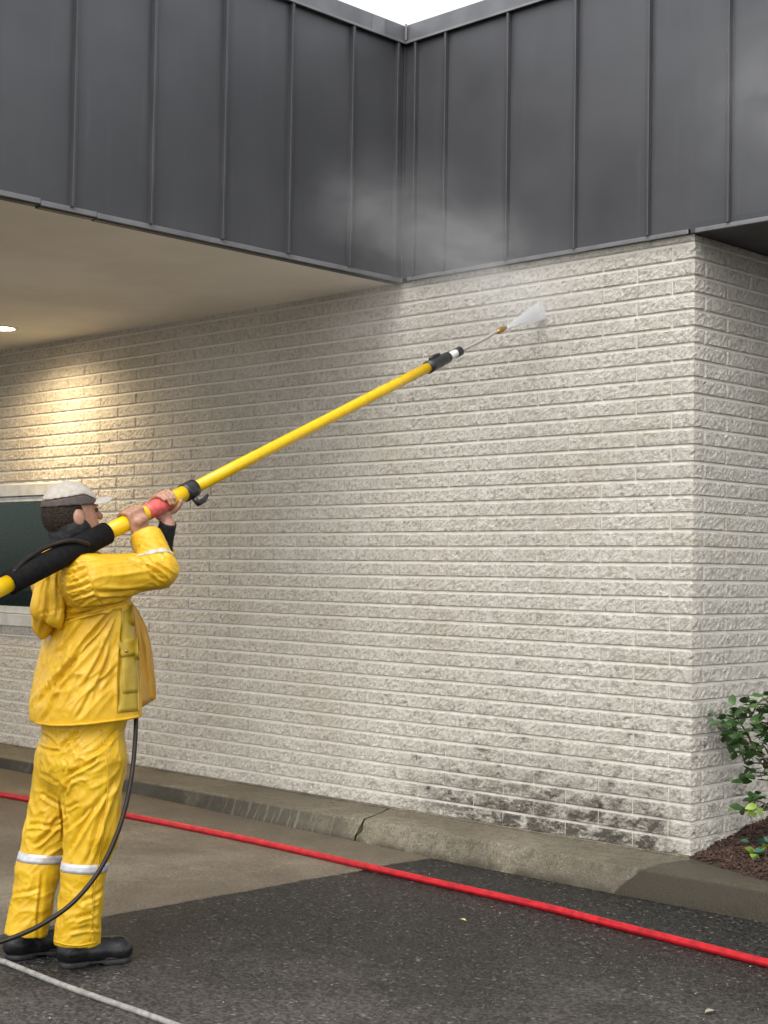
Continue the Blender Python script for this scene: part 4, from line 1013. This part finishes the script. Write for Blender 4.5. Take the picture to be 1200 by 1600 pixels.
for a_, b_, y1 in tips:
    low = y1 > 1230
    for k in range(6 if low else 16):
        t = random.uniform(.25, 1.08); c = a_+(b_-a_)*t+np.array([random.gauss(0, .026), random.gauss(0, .045), random.gauss(0, .026)]); d_ = np.array([random.gauss(-.3, 1), random.gauss(-.4, 1), random.gauss(.15, .55)])
        add_leaf(bush, c, d_, 'leafd', random.uniform(.85, 1.3)); cnt += 1
for (x, y, n_, kd) in ((1158, 1108, 0, 'leafd'), (1176, 1268, 9, 'leafy'), (1156, 1263, 2, 'leafy'), (1130, 1110, 2, 'leafy'), (1182, 1250, 9, 'leafd')):
    for k in range(n_): add_leaf(bush, sp(x+random.gauss(0, 8), y+random.gauss(0, 6), random.gauss(-.03, .05)), (random.gauss(0, 1), random.gauss(-.4, 1), random.gauss(.4, .5)), kd, 1.)
b1 = onz(1196, 1345, .16); low_ = thing('ground_plant', (b1[0], b1[1], .14), 'small blue green plant in the mulch at the right edge', 'plant')
tube('stem', [b1+np.array([0, 0, -.03]), b1+np.array([.0, 0, .03]), b1+np.array([.01, -.01, .06])], .004, M['bark'], low_, 6)
for k in range(20):
    c = b1+np.array([random.gauss(0, .04), random.gauss(0, .04), random.uniform(.0, .09)]); add_leaf(low_, c, (random.gauss(-.3, 1), random.gauss(-.4, 1), random.gauss(.5, .4)), 'leafb' if k > 4 else 'leafy', .95)

# ================================================================== WATER SPRAY AND MIST
def spray_mat():
    t = NT('water_spray'); p = t.obj(); x, y, z = t.xyz(p)
    nz_ = t.ramp(t.noise(t.scale(p, (3., 30., 30.)), 2.4, 5, .65), .3, .7, .12, 1.7)
    fade = t.math('POWER', t.ramp(x, .46, .02, smooth=False), .8)
    side = t.ramp(t.math('ABSOLUTE', t.math('DIVIDE', y, t.math('ADD', t.math('MULTIPLY', x, .135), .006))), 1., .7)
    den = t.math('MULTIPLY', t.math('MULTIPLY', t.math('MULTIPLY', nz_, fade), side), 95.)
    v = t.n('VolumePrincipled', Color=(.97, .98, 1.), Density=den, Anisotropy=.0); t.t.links.new(v.outputs[0], t.out.inputs['Volume']); return t.m
na = pole_at(790); end = ony(850, 484, -.0); dr_ = end-na; Ls = np.linalg.norm(dr_); dr_ /= Ls
n1 = np.cross(dr_, CF); n1 /= np.linalg.norm(n1); n2 = np.cross(dr_, n1)
V = []; Fs = []; N_ = 12; Sg = 16; LS = min(.46, Ls*.97)
for i in range(N_+1):
    t = i/N_; x = LS*t; wv, tv = .005+.062*t, .004+.02*t
    for k in range(Sg): a_ = 2*math.pi*k/Sg; V.append((x+.02*t*noise.noise((k*.9, 1, 1)), wv*math.cos(a_)*(1+.25*t*noise.noise((k*.8, t*3, 7))), tv*math.sin(a_)))
for i in range(N_):
    for k in range(Sg): Fs.append((i*Sg+k, i*Sg+(k+1) % Sg, (i+1)*Sg+(k+1) % Sg, (i+1)*Sg+k))
Fs += [tuple(range(Sg))[::-1], tuple(N_*Sg+k for k in range(Sg))]
spr = mk('water_spray', V, Fs, spray_mat(), label='white fan of water jetting from the pole tip', cat='spray', kind='stuff')
mw = Matrix.Identity(4)
for i in range(3): mw[i][0], mw[i][1], mw[i][2], mw[i][3] = dr_[i], n1[i], n2[i], na[i]
spr.matrix_world = mw
def mist_mat():
    t = NT('mist'); p = t.pos()
    tot = None
    for c, r_, d_ in (((-1.72, -.5, 3.46), (.66, .4, .36), .55), ((-1.28, -.33, 3.26), (.52, .3, .22), .95), ((-.95, -.22, 2.95), (.62, .22, .36), 1.1), ((-3.1, -.5, 2.75), (1.5, .5, .75), .34), ((.66, -.35, 3.6), (.42, .4, .55), .45), ((-1.7, -.3, 2.95), (1.0, .3, .42), .5)):
        v = t.n('VectorMath', _operation='SUBTRACT', i0=p, i1=c).outputs[0]; v = t.n('VectorMath', _operation='DIVIDE', i0=v, i1=r_).outputs[0]
        l_ = t.n('VectorMath', _operation='LENGTH', i0=v).outputs['Value']; g = t.math('MULTIPLY', t.ramp(l_, 1.15, .1), d_*1.0)
        tot = g if tot is None else t.math('ADD', tot, g)
    nz_ = t.ramp(t.noise(t.scale(p, (1., 1., 1.7)), 2.4, 5, .58, Distortion=.5), .34, .70, .25, 1.55)
    v = t.n('VolumePrincipled', Color=(.96, .97, .98), Density=t.math('MULTIPLY', t.math('MULTIPLY', tot, nz_), .8), Anisotropy=.1); t.t.links.new(v.outputs[0], t.out.inputs['Volume']); return t.m
V, Fs = box_vf((-4.7, -1.05, 1.9), (1.2, -.064, 4.2)); 
mk('mist', V, Fs, mist_mat(), label='pale water mist drifting in front of the dark metal and upper wall', cat='mist', kind='stuff')
